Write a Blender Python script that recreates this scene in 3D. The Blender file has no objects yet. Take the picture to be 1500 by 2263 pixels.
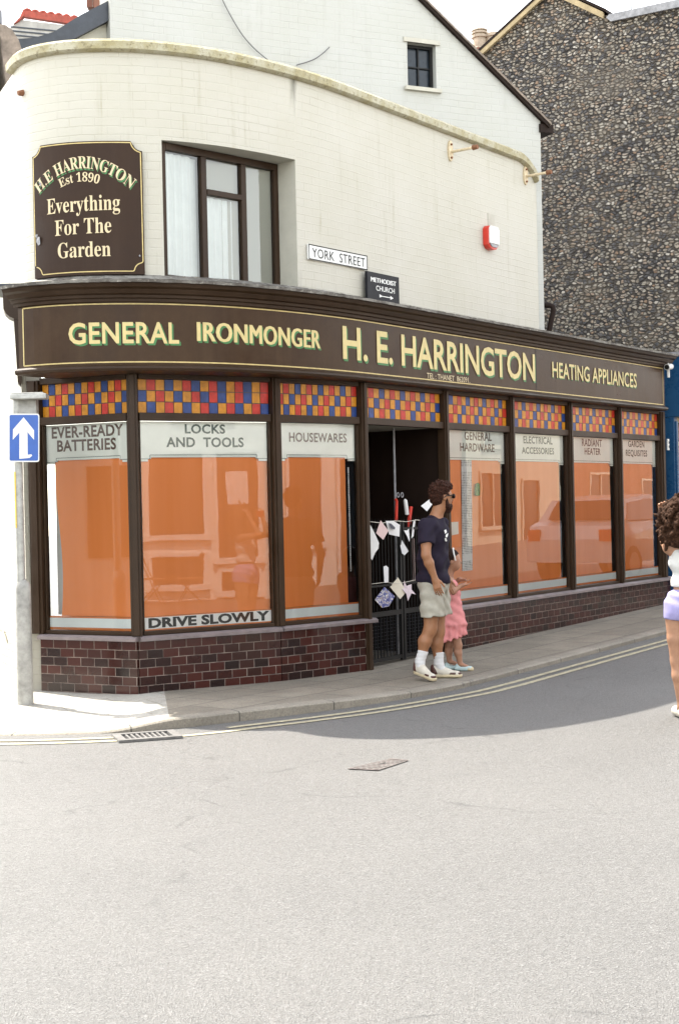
import bpy, bmesh, math, random
import numpy as np
from mathutils import Vector, Matrix
random.seed(7); rng = np.random.default_rng(7)
C = bpy.context.scene.collection
scn = bpy.context.scene
RAD = math.radians

# ------------------------------------------------------------------ camera, world, sun, exposure
FPX, PU, PV, CAMH = 3143.0, 750.0, 1131.5, 1.65
ROLL, PITCH = 0.0222, 19.5/3143
_R0 = np.array([1.0, 0, 0]); _U0 = np.array([0, math.sin(PITCH), math.cos(PITCH)])
_F = np.array([0, math.cos(PITCH), -math.sin(PITCH)])
_R = _R0*math.cos(ROLL) - _U0*math.sin(ROLL)
_U = _U0*math.cos(ROLL) + _R0*math.sin(ROLL)
cam = bpy.data.cameras.new('camera'); cam.sensor_fit = 'VERTICAL'; cam.sensor_height = 36
cam.lens = FPX/2263*36; cam.clip_start = .05; cam.clip_end = 2000
cam_o = bpy.data.objects.new('camera', cam); C.objects.link(cam_o)
cam_o.matrix_world = Matrix(((_R[0], _U[0], -_F[0], 0), (_R[1], _U[1], -_F[1], 0), (_R[2], _U[2], -_F[2], CAMH), (0, 0, 0, 1)))
scn.camera = cam_o

SUN_EL = RAD(59.5)
TO_SUN = Vector((-.745*math.cos(SUN_EL), .667*math.cos(SUN_EL), math.sin(SUN_EL))).normalized()
world = bpy.data.worlds.new('World'); scn.world = world; world.use_nodes = True
wn = world.node_tree; bg = wn.nodes['Background']
sky = wn.nodes.new('ShaderNodeTexSky'); sky.sky_type = 'NISHITA'; sky.sun_disc = False
sky.sun_elevation = SUN_EL; sky.sun_rotation = math.atan2(TO_SUN.x, TO_SUN.y)
sky.air_density = 1.0; sky.dust_density = .7; sky.ozone_density = 1.0
hz = wn.nodes.new('ShaderNodeHueSaturation'); hz.inputs['Saturation'].default_value = .40      # thin summer haze mutes the blue
wn.links.new(sky.outputs[0], hz.inputs['Color']); wn.links.new(hz.outputs[0], bg.inputs[0]); bg.inputs[1].default_value = .15
sl = bpy.data.lights.new('sun', 'SUN'); sl.energy = 2.2; sl.angle = RAD(.53); sl.color = (1, .985, .96)
so = bpy.data.objects.new('sun', sl); C.objects.link(so); so.location = (-8, 8, 20)
so.rotation_euler = TO_SUN.to_track_quat('Z', 'Y').to_euler()
scn.view_settings.view_transform = 'Standard'; scn.view_settings.look = 'None'
scn.view_settings.exposure = 2.5; scn.view_settings.gamma = 1
scn.view_settings.use_white_balance = True
scn.view_settings.white_balance_temperature = 7200; scn.view_settings.white_balance_tint = 9
scn.cycles.max_bounces = 8; scn.cycles.transparent_max_bounces = 16
scn.cycles.caustics_reflective = False; scn.cycles.caustics_refractive = False

# ------------------------------------------------------------------ rays through the photograph's points, used to find where real surfaces stand
def ray(u, v):
    return _R*((u-PU)/FPX) + _U*((PV-v)/FPX) + _F
def at_depth(u, v, Y):
    d = ray(u, v); k = Y/d[1]; return np.array([d[0]*k, Y, CAMH + d[2]*k])
def on_plane(u, v, p, n):
    d = ray(u, v); o = np.array([0, 0, CAMH]); p = np.array(p, float); n = np.array(n, float)
    k = np.dot(p-o, n)/np.dot(d, n); return o + d*k
dR = np.array([.5855, .8106]); nR = np.array([.8106, -.5855]); C0 = np.array([.245, 14.0])
def ground(x, y):                     # the street climbs gently to the right
    t = (x-C0[0])*dR[0] + (y-C0[1])*dR[1]
    return .019*max(0.0, min(t, 40)) if t > -1 else 0.0
def on_ground(u, v, dz=0.0):
    z = dz
    for _ in range(8):
        d = ray(u, v); k = (z-CAMH)/d[2]; p = np.array([d[0]*k, d[1]*k]); z = ground(*p)+dz
    return np.array([p[0], p[1], z])

# ------------------------------------------------------------------ plan curve of the building face (s = 0 beside the door, + up the street, - round the corner)
_tab_s = [0, .58, 1.58, 2.31, 2.92, 3.28, 3.62, 3.80]
_tab_h = [234.2, 229, 217, 198, 176, 154, 124, 114]
S_END = 3.80
def _build_curve():
    st = .01; p = C0 - .10*nR; P = [p.copy()]; s = 0.0; S = [0.0]; H = [234.2]
    while s < 16:
        h = np.interp(s+st/2, _tab_s, _tab_h); a = RAD(h)
        p = p + st*np.array([math.cos(a), math.sin(a)]); s += st
        P.append(p.copy()); S.append(s); H.append(np.interp(s, _tab_s, _tab_h))
    P = np.array(P); S = np.array(S); H = np.array(H)
    t = np.arange(.01, 14, .01)
    R = (C0-.10*nR)[None, :] + t[:, None]*dR[None, :]
    P = np.concatenate([P[::-1], R]); SS = np.concatenate([-S[::-1], t]); HH = np.concatenate([H[::-1], np.full(len(t), 234.2)])
    return P, SS, HH
_CP, _CS, _CH = _build_curve()
def Wn(s):
    a = RAD(np.interp(s, _CS, _CH)); return np.array([-math.sin(a), math.cos(a)])   # outward
def W(s, off=0.0):
    p = np.array([np.interp(s, _CS, _CP[:, 0]), np.interp(s, _CS, _CP[:, 1])])
    return p + Wn(s)*off
def Wt(s):                             # direction of growing s
    n = Wn(s); return np.array([-n[1], n[0]])
def on_curve(u, v, off=0.0):           # (s, z) of a point of the curved face
    d = ray(u, v); r = d[0]/d[1]
    ss = np.arange(-3.75, 9, .01); P = np.array([W(s, off) for s in ss]); q = P[:, 0]/P[:, 1]-r
    i = int(np.argmax(q > 0))
    s = ss[i-1]+(ss[i]-ss[i-1])*(-q[i-1])/(q[i]-q[i-1]) if i > 0 else ss[0]
    p = W(s, off); return s, CAMH+d[2]/d[1]*p[1]

# ------------------------------------------------------------------ materials
def _m(name):
    m = bpy.data.materials.new(name); m.use_nodes = True
    nt = m.node_tree; return m, nt, nt.nodes['Principled BSDF'], nt.nodes, nt.links
def rgb(c): return (c[0], c[1], c[2], 1)
def coords(nt, kind='Object', scale=(1, 1, 1), rot=(0, 0, 0)):
    tc = nt.nodes.new('ShaderNodeTexCoord'); mp = nt.nodes.new('ShaderNodeMapping')
    mp.inputs['Scale'].default_value = scale; mp.inputs['Rotation'].default_value = rot
    nt.links.new(tc.outputs[kind], mp.inputs[0]); return mp.outputs[0]
def noise(nt, vec, scale, detail=4, rough=.6, dist=0):
    n = nt.nodes.new('ShaderNodeTexNoise'); n.inputs['Scale'].default_value = scale
    n.inputs['Detail'].default_value = detail; n.inputs['Roughness'].default_value = rough
    n.inputs['Distortion'].default_value = dist
    nt.links.new(vec, n.inputs['Vector']); return n.outputs[0]
def ramp(nt, fac, stops, interp='LINEAR'):
    r = nt.nodes.new('ShaderNodeValToRGB'); r.color_ramp.interpolation = interp
    e = r.color_ramp.elements
    while len(e) < len(stops): e.new(.5)
    for k, (p, c) in enumerate(stops):
        e[k].position = p; e[k].color = rgb(c) if not isinstance(c, (int, float)) else (c, c, c, 1)
    nt.links.new(fac, r.inputs[0]); return r.outputs[0]
def mix(nt, fac, a, b, mode='MIX'):
    x = nt.nodes.new('ShaderNodeMix'); x.data_type = 'RGBA'; x.blend_type = mode
    for sock, val in ((0, fac), (6, a), (7, b)):
        if isinstance(val, (int, float)): x.inputs[sock].default_value = val
        elif isinstance(val, tuple): x.inputs[sock].default_value = rgb(val)
        else: nt.links.new(val, x.inputs[sock])
    return x.outputs[2]
def math_n(nt, op, a, b=0.5):
    x = nt.nodes.new('ShaderNodeMath'); x.operation = op
    for k, val in ((0, a), (1, b)):
        if isinstance(val, (int, float)): x.inputs[k].default_value = val
        else: nt.links.new(val, x.inputs[k])
    return x.outputs[0]
def bump(nt, b, h, strength, dist=.01, prev=None):
    x = nt.nodes.new('ShaderNodeBump'); x.inputs['Strength'].default_value = strength; x.inputs['Distance'].default_value = dist
    nt.links.new(h, x.inputs['Height'])
    if prev is not None: nt.links.new(prev, x.inputs['Normal'])
    if b is not None: nt.links.new(x.outputs[0], b.inputs['Normal'])
    return x.outputs[0]
def plain(name, c, rough=.6, var=.18, scale=6, metal=0, spec=.5, bmp=.0, bscale=80, coat=0):
    m, nt, b, N, L = _m(name)
    v = coords(nt)
    n = noise(nt, v, scale, 5, .65)
    lo = tuple(x*(1-var) for x in c); hi = tuple(min(1, x*(1+var)) for x in c)
    L.new(ramp(nt, n, [(.3, lo), (.7, hi)]), b.inputs['Base Color'])
    b.inputs['Roughness'].default_value = rough; b.inputs['Metallic'].default_value = metal
    b.inputs['Specular IOR Level'].default_value = spec; b.inputs['Coat Weight'].default_value = coat
    if bmp: bump(nt, b, noise(nt, v, bscale, 3), bmp, .004)
    return m
M = {}
def painted_brick(name, base, dirt, bricks=.55, dirt_amt=.5):
    m, nt, b, N, L = _m(name)
    uv = coords(nt, 'UV')
    wob = N.new('ShaderNodeVectorMath'); wob.operation = 'MULTIPLY_ADD'
    nz = N.new('ShaderNodeTexNoise'); nz.inputs['Scale'].default_value = 5; L.new(uv, nz.inputs['Vector'])
    L.new(nz.outputs['Color'], wob.inputs[0]); wob.inputs[1].default_value = (.018, .018, 0); L.new(uv, wob.inputs[2])
    bk = N.new('ShaderNodeTexBrick'); L.new(wob.outputs[0], bk.inputs['Vector'])
    bk.inputs['Scale'].default_value = 1; bk.inputs['Brick Width'].default_value = .225; bk.inputs['Row Height'].default_value = .076
    bk.inputs['Mortar Size'].default_value = .0065; bk.inputs['Mortar Smooth'].default_value = 1.0
    big = noise(nt, uv, .8, 6, .7); mid = noise(nt, uv, 4.5, 6, .7); fine = noise(nt, uv, 55, 4, .7)
    st = noise(nt, coords(nt, 'UV', (9, .5, 1)), 1, 5, .7)
    col = mix(nt, ramp(nt, big, [(.35, 0.), (.75, .8)]), base, tuple(x*y for x, y in zip(base, (.90, .89, .83))))
    streak = math_n(nt, 'MULTIPLY', ramp(nt, st, [(.55, 0.), (.85, .9)]), ramp(nt, mid, [(.38, 0.), (.62, 1.)]))
    col = mix(nt, math_n(nt, 'MULTIPLY', streak, dirt_amt), col, dirt)
    spots = ramp(nt, noise(nt, uv, 14, 5, .75), [(.66, 0.), (.74, 1.)])
    col = mix(nt, math_n(nt, 'MULTIPLY', spots, dirt_amt*.8), col, tuple(x*.8 for x in dirt))
    # hair-line dirt caught in some of the painted joints
    jm = math_n(nt, 'MULTIPLY', bk.outputs['Fac'], ramp(nt, noise(nt, uv, 2.2, 5, .7), [(.48, 0.), (.66, .30)]))
    col = mix(nt, math_n(nt, 'MULTIPLY', jm, dirt_amt), col, dirt)
    L.new(col, b.inputs['Base Color']); b.inputs['Roughness'].default_value = .62; b.inputs['Specular IOR Level'].default_value = .3
    h = math_n(nt, 'SUBTRACT', math_n(nt, 'MULTIPLY', mid, .5), math_n(nt, 'MULTIPLY', bk.outputs['Fac'], math_n(nt, 'MULTIPLY', ramp(nt, noise(nt, uv, 1.3, 3), [(.35, .35), (.7, 1.)]), bricks)))
    p = bump(nt, None, h, .55, .010); bump(nt, b, fine, .35, .004, p)
    return m
M['wall'] = painted_brick('cream_painted_brick', (.465, .447, .392), (.24, .20, .11), .5, .9)
M['gable'] = painted_brick('white_painted_brick', (.43, .435, .415), (.25, .24, .20), .6, .6)
M['render'] = plain('cream_render', (.43, .415, .355), .7, .08, 5, bmp=.35, bscale=40)

def lichen():
    m, nt, b, N, L = _m('lichen_stone'); v = coords(nt)
    a = noise(nt, v, 9, 6, .75); c = noise(nt, v, 30, 5, .75)
    col = mix(nt, ramp(nt, a, [(.42, 0.), (.62, 1.)]), (.70, .66, .52), (.45, .42, .32))
    col = mix(nt, ramp(nt, c, [(.56, 0.), (.66, .8)]), col, (.13, .12, .09))
    col = mix(nt, ramp(nt, noise(nt, v, 6, 5, .8), [(.58, 0.), (.68, .75)]), col, (.42, .34, .08))
    L.new(col, b.inputs['Base Color']); b.inputs['Roughness'].default_value = .9
    bump(nt, b, c, .8, .02); return m
M['lichen'] = lichen()
def ledge_mat():
    m, nt, b, N, L = _m('weathered_ledge'); v = coords(nt)
    c = noise(nt, v, 22, 5, .75)
    col = mix(nt, ramp(nt, noise(nt, v, 3.5, 6, .75), [(.42, 0.), (.62, 1.)]), (.075, .065, .055), (.20, .19, .17))
    col = mix(nt, ramp(nt, c, [(.55, 0.), (.66, .8)]), col, (.34, .32, .28)); col = mix(nt, ramp(nt, noise(nt, v, 5, 5, .8), [(.62, 0.), (.70, .7)]), col, (.20, .16, .04))
    L.new(col, b.inputs['Base Color']); b.inputs['Roughness'].default_value = .7; bump(nt, b, c, .5, .01); return m
M['ledge'] = ledge_mat()
def coping_mat():
    m, nt, b, N, L = _m('weathered_coping'); v = coords(nt)
    c = noise(nt, v, 26, 5, .75)
    col = mix(nt, ramp(nt, noise(nt, v, 5, 6, .7), [(.4, 0.), (.65, .9)]), (.42, .395, .30), (.29, .25, .13))
    col = mix(nt, ramp(nt, c, [(.54, 0.), (.64, .8)]), col, (.16, .13, .07))
    L.new(col, b.inputs['Base Color']); b.inputs['Roughness'].default_value = .85
    bump(nt, b, c, .6, .015); return m
M['coping'] = coping_mat()
def brown_paint(name, c, worn, rough=.38, spec=.28):
    m, nt, b, N, L = _m(name); v = coords(nt)
    a = noise(nt, v, 1.7, 6, .7); f = noise(nt, v, 70, 4, .7)
    st = noise(nt, coords(nt, 'Object', (3, 3, .25)), 2, 5, .6)
    col = mix(nt, ramp(nt, a, [(.4, 0.), (.75, .8)]), c, worn)
    col = mix(nt, ramp(nt, st, [(.5, 0.), (.75, .5)]), col, worn)
    col = mix(nt, ramp(nt, f, [(.64, 0.), (.75, .35)]), col, tuple(min(1, x*2.2) for x in worn))
    L.new(col, b.inputs['Base Color'])
    L.new(ramp(nt, a, [(.3, rough*.75), (.7, min(1, rough*1.5))]), b.inputs['Roughness'])
    b.inputs['Specular IOR Level'].default_value = spec
    bump(nt, b, f, .15, .003); return m
M['fascia'] = brown_paint('fascia_brown', (.034, .016, .007), (.066, .038, .019), .34, .16)
M['brown'] = brown_paint('brown_gloss', (.027, .014, .007), (.050, .030, .018), .40, .2)
M['darkbrown'] = brown_paint('dark_brown', (.014, .008, .006), (.024, .014, .010), .55, .12)
M['board'] = brown_paint('sign_brown', (.030, .016, .010), (.046, .028, .019), .5, .15)
M['lead'] = plain('lead_flashing', (.24, .24, .25), .55, .35, 12, bmp=.5, bscale=30)
M['leaddark'] = plain('dark_flashing', (.030, .036, .048), .5, .3, 9, bmp=.4, bscale=30)
M['sill'] = plain('worn_sill_paint', (.17, .14, .14), .5, .25, 8, bmp=.2)
M['cream'] = plain('cream_lettering', (.56, .45, .20), .5, .1, 20)
M['cream2'] = plain('pale_lettering', (.58, .47, .29), .5, .1, 20)
M['gold'] = plain('gold_line', (.52, .40, .16), .45, .2, 20)
M['green'] = plain('green_letter_shade', (.035, .16, .045), .5, .1, 20)
M['dgreen'] = plain('dark_green_lettering', (.022, .060, .040), .5, .1, 20)
M['brownletter'] = plain('brown_lettering', (.10, .055, .035), .5, .1, 20)
M['black'] = plain('black_paint', (.008, .008, .008), .5, .1, 20, spec=.25)
M['white'] = plain('white_paint', (.68, .68, .66), .5, .05, 12)
M['signboard'] = plain('pale_green_board', (.88, .92, .83), .55, .06, 3)
M['strip'] = plain('pale_grey_strip', (.80, .88, .88), .5, .05, 3)
M['orangeedge'] = plain('orange_edge', (.72, .20, .04), .5, .06, 3)
def orange_film():
    m, nt, b, N, L = _m('orange_blind'); v = coords(nt)
    a = noise(nt, coords(nt, 'Object', (6, 6, .35)), 1.2, 3, .5)
    L.new(ramp(nt, a, [(.3, (.90, .255, .060)), (.7, (.95, .290, .085))]), b.inputs['Base Color'])
    b.inputs['Roughness'].default_value = .55; b.inputs['Specular IOR Level'].default_value = .3
    bump(nt, b, a, .12, .03); return m
M['orange'] = orange_film(); M['stripwhite'] = plain('white_strip', (.88, .88, .86), .5, .04, 8)
def tile(name, c, rough=.3):
    m, nt, b, N, L = _m(name); v = coords(nt)
    n = noise(nt, v, 16, 3, .6)
    L.new(ramp(nt, n, [(.3, tuple(x*.72 for x in c)), (.7, tuple(min(1, x*1.2) for x in c))]), b.inputs['Base Color'])
    b.inputs['Roughness'].default_value = rough; b.inputs['Specular IOR Level'].default_value = .35; bump(nt, b, noise(nt, v, 45, 3), .25, .006); return m
M['t_o'] = tile('amber_glass', (.50, .20, .016)); M['t_r'] = tile('red_glass', (.44, .026, .018)); M['t_b'] = tile('blue_glass', (.016, .045, .18))
M['came'] = plain('lead_came', (.05, .045, .045), .5, .2, 30)
def glass(name, k=2.0, tint=(1, 1, 1)):
    m, nt, b, N, L = _m(name); N.remove(b)
    tr = N.new('ShaderNodeBsdfTransparent'); tr.inputs[0].default_value = rgb(tint)
    gl = N.new('ShaderNodeBsdfGlossy'); gl.inputs['Roughness'].default_value = .0
    fr = N.new('ShaderNodeFresnel'); fr.inputs[0].default_value = 1.5
    v = coords(nt); nb = noise(nt, v, 1.6, 2, .4)
    bp = N.new('ShaderNodeBump'); bp.inputs['Strength'].default_value = .06; bp.inputs['Distance'].default_value = .012
    L.new(nb, bp.inputs['Height']); L.new(bp.outputs[0], gl.inputs['Normal'])
    ms = N.new('ShaderNodeMixShader'); f = math_n(nt, 'MULTIPLY', fr.outputs[0], k)
    mn = math_n(nt, 'MINIMUM', f, 1.0)
    L.new(mn, ms.inputs[0]); L.new(tr.outputs[0], ms.inputs[1]); L.new(gl.outputs[0], ms.inputs[2])
    L.new(ms.outputs[0], N['Material Output'].inputs[0]); return m
M['glass'] = glass('shop_glass', 1.65, (1, 1, 1)); M['darkglass'] = tile('dark_window_glass', (.015, .022, .03), .05)
def glazed_brick(name, cols, mortar, w=.150, h=.0785, rough=.16):
    m, nt, b, N, L = _m(name); uv = coords(nt, 'UV')
    wob = N.new('ShaderNodeVectorMath'); wob.operation = 'MULTIPLY_ADD'
    nz = N.new('ShaderNodeTexNoise'); nz.inputs['Scale'].default_value = 7; L.new(uv, nz.inputs['Vector'])
    L.new(nz.outputs['Color'], wob.inputs[0]); wob.inputs[1].default_value = (.006, .006, 0); L.new(uv, wob.inputs[2])
    bk = N.new('ShaderNodeTexBrick'); L.new(wob.outputs[0], bk.inputs['Vector'])
    bk.inputs['Scale'].default_value = 1; bk.inputs['Brick Width'].default_value = w; bk.inputs['Row Height'].default_value = h
    bk.inputs['Mortar Size'].default_value = .0035; bk.inputs['Mortar Smooth'].default_value = .2; bk.inputs['Bias'].default_value = 0
    bk.inputs['Color1'].default_value = (0, 0, 0, 1); bk.inputs['Color2'].default_value = (1, 1, 1, 1); bk.inputs['Mortar'].default_value = (.5, .5, .5, 1)
    br = ramp(nt, bk.outputs['Color'], [(0, cols[0]), (.35, cols[1]), (.65, cols[2]), (.9, cols[3])])
    mo = mix(nt, ramp(nt, noise(nt, uv, 5, 5, .7), [(.38, 0.), (.62, 1.)]), tuple(x*.25 for x in mortar), mortar)
    br = mix(nt, ramp(nt, noise(nt, uv, 26, 4, .7), [(.58, 0.), (.82, .22)]), br, (.08, .045, .035))
    L.new(mix(nt, bk.outputs['Fac'], br, mo), b.inputs['Base Color'])
    L.new(ramp(nt, bk.outputs['Fac'], [(0, rough), (1, .8)]), b.inputs['Roughness'])
    h_ = math_n(nt, 'SUBTRACT', math_n(nt, 'MULTIPLY', noise(nt, uv, 9, 3), .5), bk.outputs['Fac'])
    bump(nt, b, h_, .5, .006); return m
M['brick'] = glazed_brick('oxblood_glazed_brick', [(.010, .0045, .0045), (.034, .0075, .006), (.052, .011, .008), (.028, .009, .007)], (.24, .19, .16))
M['brick2'] = glazed_brick('brown_glazed_brick', [(.012, .005, .004), (.036, .0095, .0075), (.050, .013, .010), (.026, .009, .007)], (.17, .13, .105), .150, .0785)

def flint():
    m, nt, b, N, L = _m('knapped_flint'); uv = coords(nt, 'UV', (.95, 1.5, 1))
    nz = N.new('ShaderNodeTexNoise'); nz.inputs['Scale'].default_value = 5; nz.inputs['Detail'].default_value = 5; L.new(uv, nz.inputs['Vector'])
    wob = N.new('ShaderNodeVectorMath'); wob.operation = 'MULTIPLY_ADD'; L.new(nz.outputs['Color'], wob.inputs[0])
    wob.inputs[1].default_value = (.16, .16, 0); L.new(uv, wob.inputs[2])
    def vor(feat, sc):
        x = N.new('ShaderNodeTexVoronoi'); x.feature = feat; x.voronoi_dimensions = '2D'; x.inputs['Scale'].default_value = sc
        x.inputs['Randomness'].default_value = .92
        L.new(wob.outputs[0], x.inputs['Vector']); return x
    v1 = vor('F1', 14.0); ve = vor('DISTANCE_TO_EDGE', 14.0)
    sep = N.new('ShaderNodeSeparateColor'); L.new(v1.outputs['Color'], sep.inputs[0])
    stone = ramp(nt, sep.outputs[0], [(0, (.05, .05, .055)), (.20, (.09, .085, .085)), (.36, (.37, .33, .26)), (.54, (.20, .15, .10)), (.72, (.48, .44, .36)), (.88, (.30, .18, .10)), (1, (.66, .62, .54))], 'LINEAR')
    inner = noise(nt, uv, 38, 5, .75)
    stone = mix(nt, ramp(nt, inner, [(.50, 0.), (.66, .75)]), stone, (.035, .033, .035))
    stone = mix(nt, ramp(nt, noise(nt, uv, 60, 3, .7), [(.60, 0.), (.68, .7)]), stone, (.60, .57, .52))
    e1 = ramp(nt, ve.outputs['Distance'], [(.0, .9), (.11, 0.)])
    wobd = math_n(nt, 'ADD', v1.outputs['Distance'], math_n(nt, 'MULTIPLY', math_n(nt, 'SUBTRACT', noise(nt, uv, 26, 4, .7), .5), .5))
    e2 = ramp(nt, wobd, [(.34, 0.), (.50, 1.)])
    edge = math_n(nt, 'MAXIMUM', e1, e2)
    mort = mix(nt, ramp(nt, noise(nt, uv, 1.1, 5, .7), [(.4, 0.), (.7, 1.)]), (.022, .016, .011), (.125, .098, .066))
    patch = ramp(nt, noise(nt, uv, .55, 5, .65), [(.56, 0.), (.70, .8)])
    col = mix(nt, edge, stone, mort)
    col = mix(nt, patch, col, mix(nt, edge, (.20, .17, .13), (.15, .125, .095)))
    L.new(col, b.inputs['Base Color']); b.inputs['Roughness'].default_value = .55
    h = math_n(nt, 'ADD', ramp(nt, ve.outputs['Distance'], [(0, 0.), (.22, .8)]), math_n(nt, 'MULTIPLY', inner, .5))
    bump(nt, b, h, 1.0, .06); return m
M['flint'] = flint()
def asphalt():
    m, nt, b, N, L = _m('asphalt'); v = coords(nt)
    a = noise(nt, v, .35, 5, .6); c = noise(nt, v, 110, 3, .8); d = noise(nt, v, 24, 6, .8); e = noise(nt, v, 3, 6, .7)
    vo = N.new('ShaderNodeTexVoronoi'); vo.inputs['Scale'].default_value = 150; L.new(v, vo.inputs['Vector'])
    sp = N.new('ShaderNodeSeparateColor'); L.new(vo.outputs['Color'], sp.inputs[0])
    base = mix(nt, ramp(nt, a, [(.35, 0.), (.65, 1.)]), (.136, .133, .128), (.160, .156, .149))
    base = mix(nt, ramp(nt, sp.outputs[0], [(.0, .6), (.22, .0)]), base, (.06, .06, .06))
    base = mix(nt, ramp(nt, sp.outputs[1], [(.78, .0), (.97, .6)]), base, (.24, .24, .235))
    base = mix(nt, ramp(nt, d, [(.30, .35), (.48, 0.)]), base, (.085, .085, .085))
    base = mix(nt, ramp(nt, d, [(.55, .0), (.72, .3)]), base, (.17, .17, .168))
    base = mix(nt, ramp(nt, e, [(.60, 0.), (.78, .35)]), base, (.085, .085, .084))
    # oil drips, a faint sealed crack and worn wheel tracks
    st = ramp(nt, noise(nt, coords(nt, 'Object', (.5, .9, 1)), 1.7, 6, .75), [(.62, 0.), (.78, .45)]); base = mix(nt, st, base, (.075, .074, .072))
    ck = N.new('ShaderNodeTexVoronoi'); ck.feature = 'DISTANCE_TO_EDGE'; ck.inputs['Scale'].default_value = .33
    wv = N.new('ShaderNodeVectorMath'); wv.operation = 'MULTIPLY_ADD'; nz = N.new('ShaderNodeTexNoise'); nz.inputs['Scale'].default_value = 1.6; nz.inputs['Detail'].default_value = 6
    L.new(v, nz.inputs['Vector']); L.new(nz.outputs['Color'], wv.inputs[0]); wv.inputs[1].default_value = (1.1, 1.1, 0); L.new(v, wv.inputs[2]); L.new(wv.outputs[0], ck.inputs['Vector'])
    base = mix(nt, math_n(nt, 'MULTIPLY', ramp(nt, ck.outputs['Distance'], [(.0, .55), (.006, 0.)]), ramp(nt, e, [(.45, 0.), (.6, 1.)])), base, (.05, .05, .05))
    L.new(base, b.inputs['Base Color']); b.inputs['Roughness'].default_value = .62; b.inputs['Specular IOR Level'].default_value = .55
    p = bump(nt, None, vo.outputs['Distance'], .9, .012); bump(nt, b, d, .7, .02, p); return m
M['road'] = asphalt()
def paving(name, c1, c2, w, h, joint):
    m, nt, b, N, L = _m(name); uv = coords(nt, 'UV')
    bk = N.new('ShaderNodeTexBrick'); L.new(uv, bk.inputs['Vector']); bk.inputs['Scale'].default_value = 1
    bk.inputs['Brick Width'].default_value = w; bk.inputs['Row Height'].default_value = h; bk.inputs['Mortar Size'].default_value = .006
    bk.inputs['Mortar Smooth'].default_value = .3
    bk.inputs['Color1'].default_value = (0, 0, 0, 1); bk.inputs['Color2'].default_value = (1, 1, 1, 1)
    v = coords(nt); n = noise(nt, v, 2.2, 6, .7); f = noise(nt, v, 60, 4, .8)
    col = mix(nt, bk.outputs['Color'], c1, c2)
    col = mix(nt, ramp(nt, n, [(.4, 0.), (.72, .65)]), col, tuple(x*.62 for x in c1))
    col = mix(nt, ramp(nt, f, [(.36, .55), (.5, 0.)]), col, tuple(x*.45 for x in c1))
    col = mix(nt, ramp(nt, f, [(.58, .0), (.72, .5)]), col, tuple(min(1, x*1.7) for x in c2))
    gum = N.new('ShaderNodeTexVoronoi'); gum.inputs['Scale'].default_value = 3.5; L.new(v, gum.inputs['Vector'])
    col = mix(nt, ramp(nt, gum.outputs['Distance'], [(.06, .55), (.09, 0.)]), col, (.07, .068, .062))
    L.new(mix(nt, bk.outputs['Fac'], col, joint), b.inputs['Base Color']); b.inputs['Roughness'].default_value = .85
    h_ = math_n(nt, 'SUBTRACT', math_n(nt, 'MULTIPLY', f, .4), bk.outputs['Fac'])
    bump(nt, b, h_, .6, .012); return m
M['paving'] = paving('stone_paving', (.185, .162, .128), (.24, .212, .168), .75, .46, (.06, .055, .045))
M['tactile'] = paving('pale_paving', (.34, .325, .285), (.39, .37, .33), .45, .45, (.22, .20, .16))
M['kerb'] = paving('kerbstone', (.22, .197, .162), (.27, .243, .20), .9, 3.0, (.07, .065, .055))
M['yellow'] = plain('worn_yellow_line', (.33, .30, .205), .7, .4, 22, bmp=.4)
M['cast'] = plain('cast_iron', (.10, .075, .065), .6, .4, 30, bmp=.4)
M['hole'] = plain('dark_void', (.004, .004, .004), .9)
M['galv'] = plain('galvanised_steel', (.36, .36, .34), .5, .28, 14, metal=.35, bmp=.2)
M['polebase'] = plain('grey_painted_steel', (.30, .295, .275), .6, .35, 9, bmp=.25)
M['rust'] = plain('rust', (.18, .075, .035), .85, .4, 40, bmp=.4)
M['blueshop'] = brown_paint('blue_gloss', (.010, .055, .135), (.02, .085, .17), .25)
M['signblue'] = plain('sign_blue', (.012, .085, .36), .35, .1, 10)
M['redtile'] = plain('red_ridge', (.30, .055, .035), .7, .3, 12)
M['roof'] = plain('old_roof_tiles', (.20, .16, .13), .85, .45, 9, bmp=.6, bscale=20)
M['slate'] = plain('pale_slate', (.36, .35, .33), .75, .3, 5, bmp=.4, bscale=14)
M['terracotta'] = plain('weathered_pot', (.36, .29, .22), .8, .3, 10)
M['redbrick'] = glazed_brick('chimney_brick', [(.16, .06, .04), (.22, .09, .06), (.27, .12, .08), (.18, .08, .05)], (.4, .36, .3), rough=.8)
M['net'] = plain('net_curtain', (.90, .92, .89), .9, .08, 3)
M['red'] = plain('red_plastic', (.55, .035, .02), .35, .1, 12)
M['paper'] = plain('white_paper', (.66, .66, .66), .7, .05, 9)
M['cable'] = plain('grey_cable', (.12, .12, .12), .6)

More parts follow.
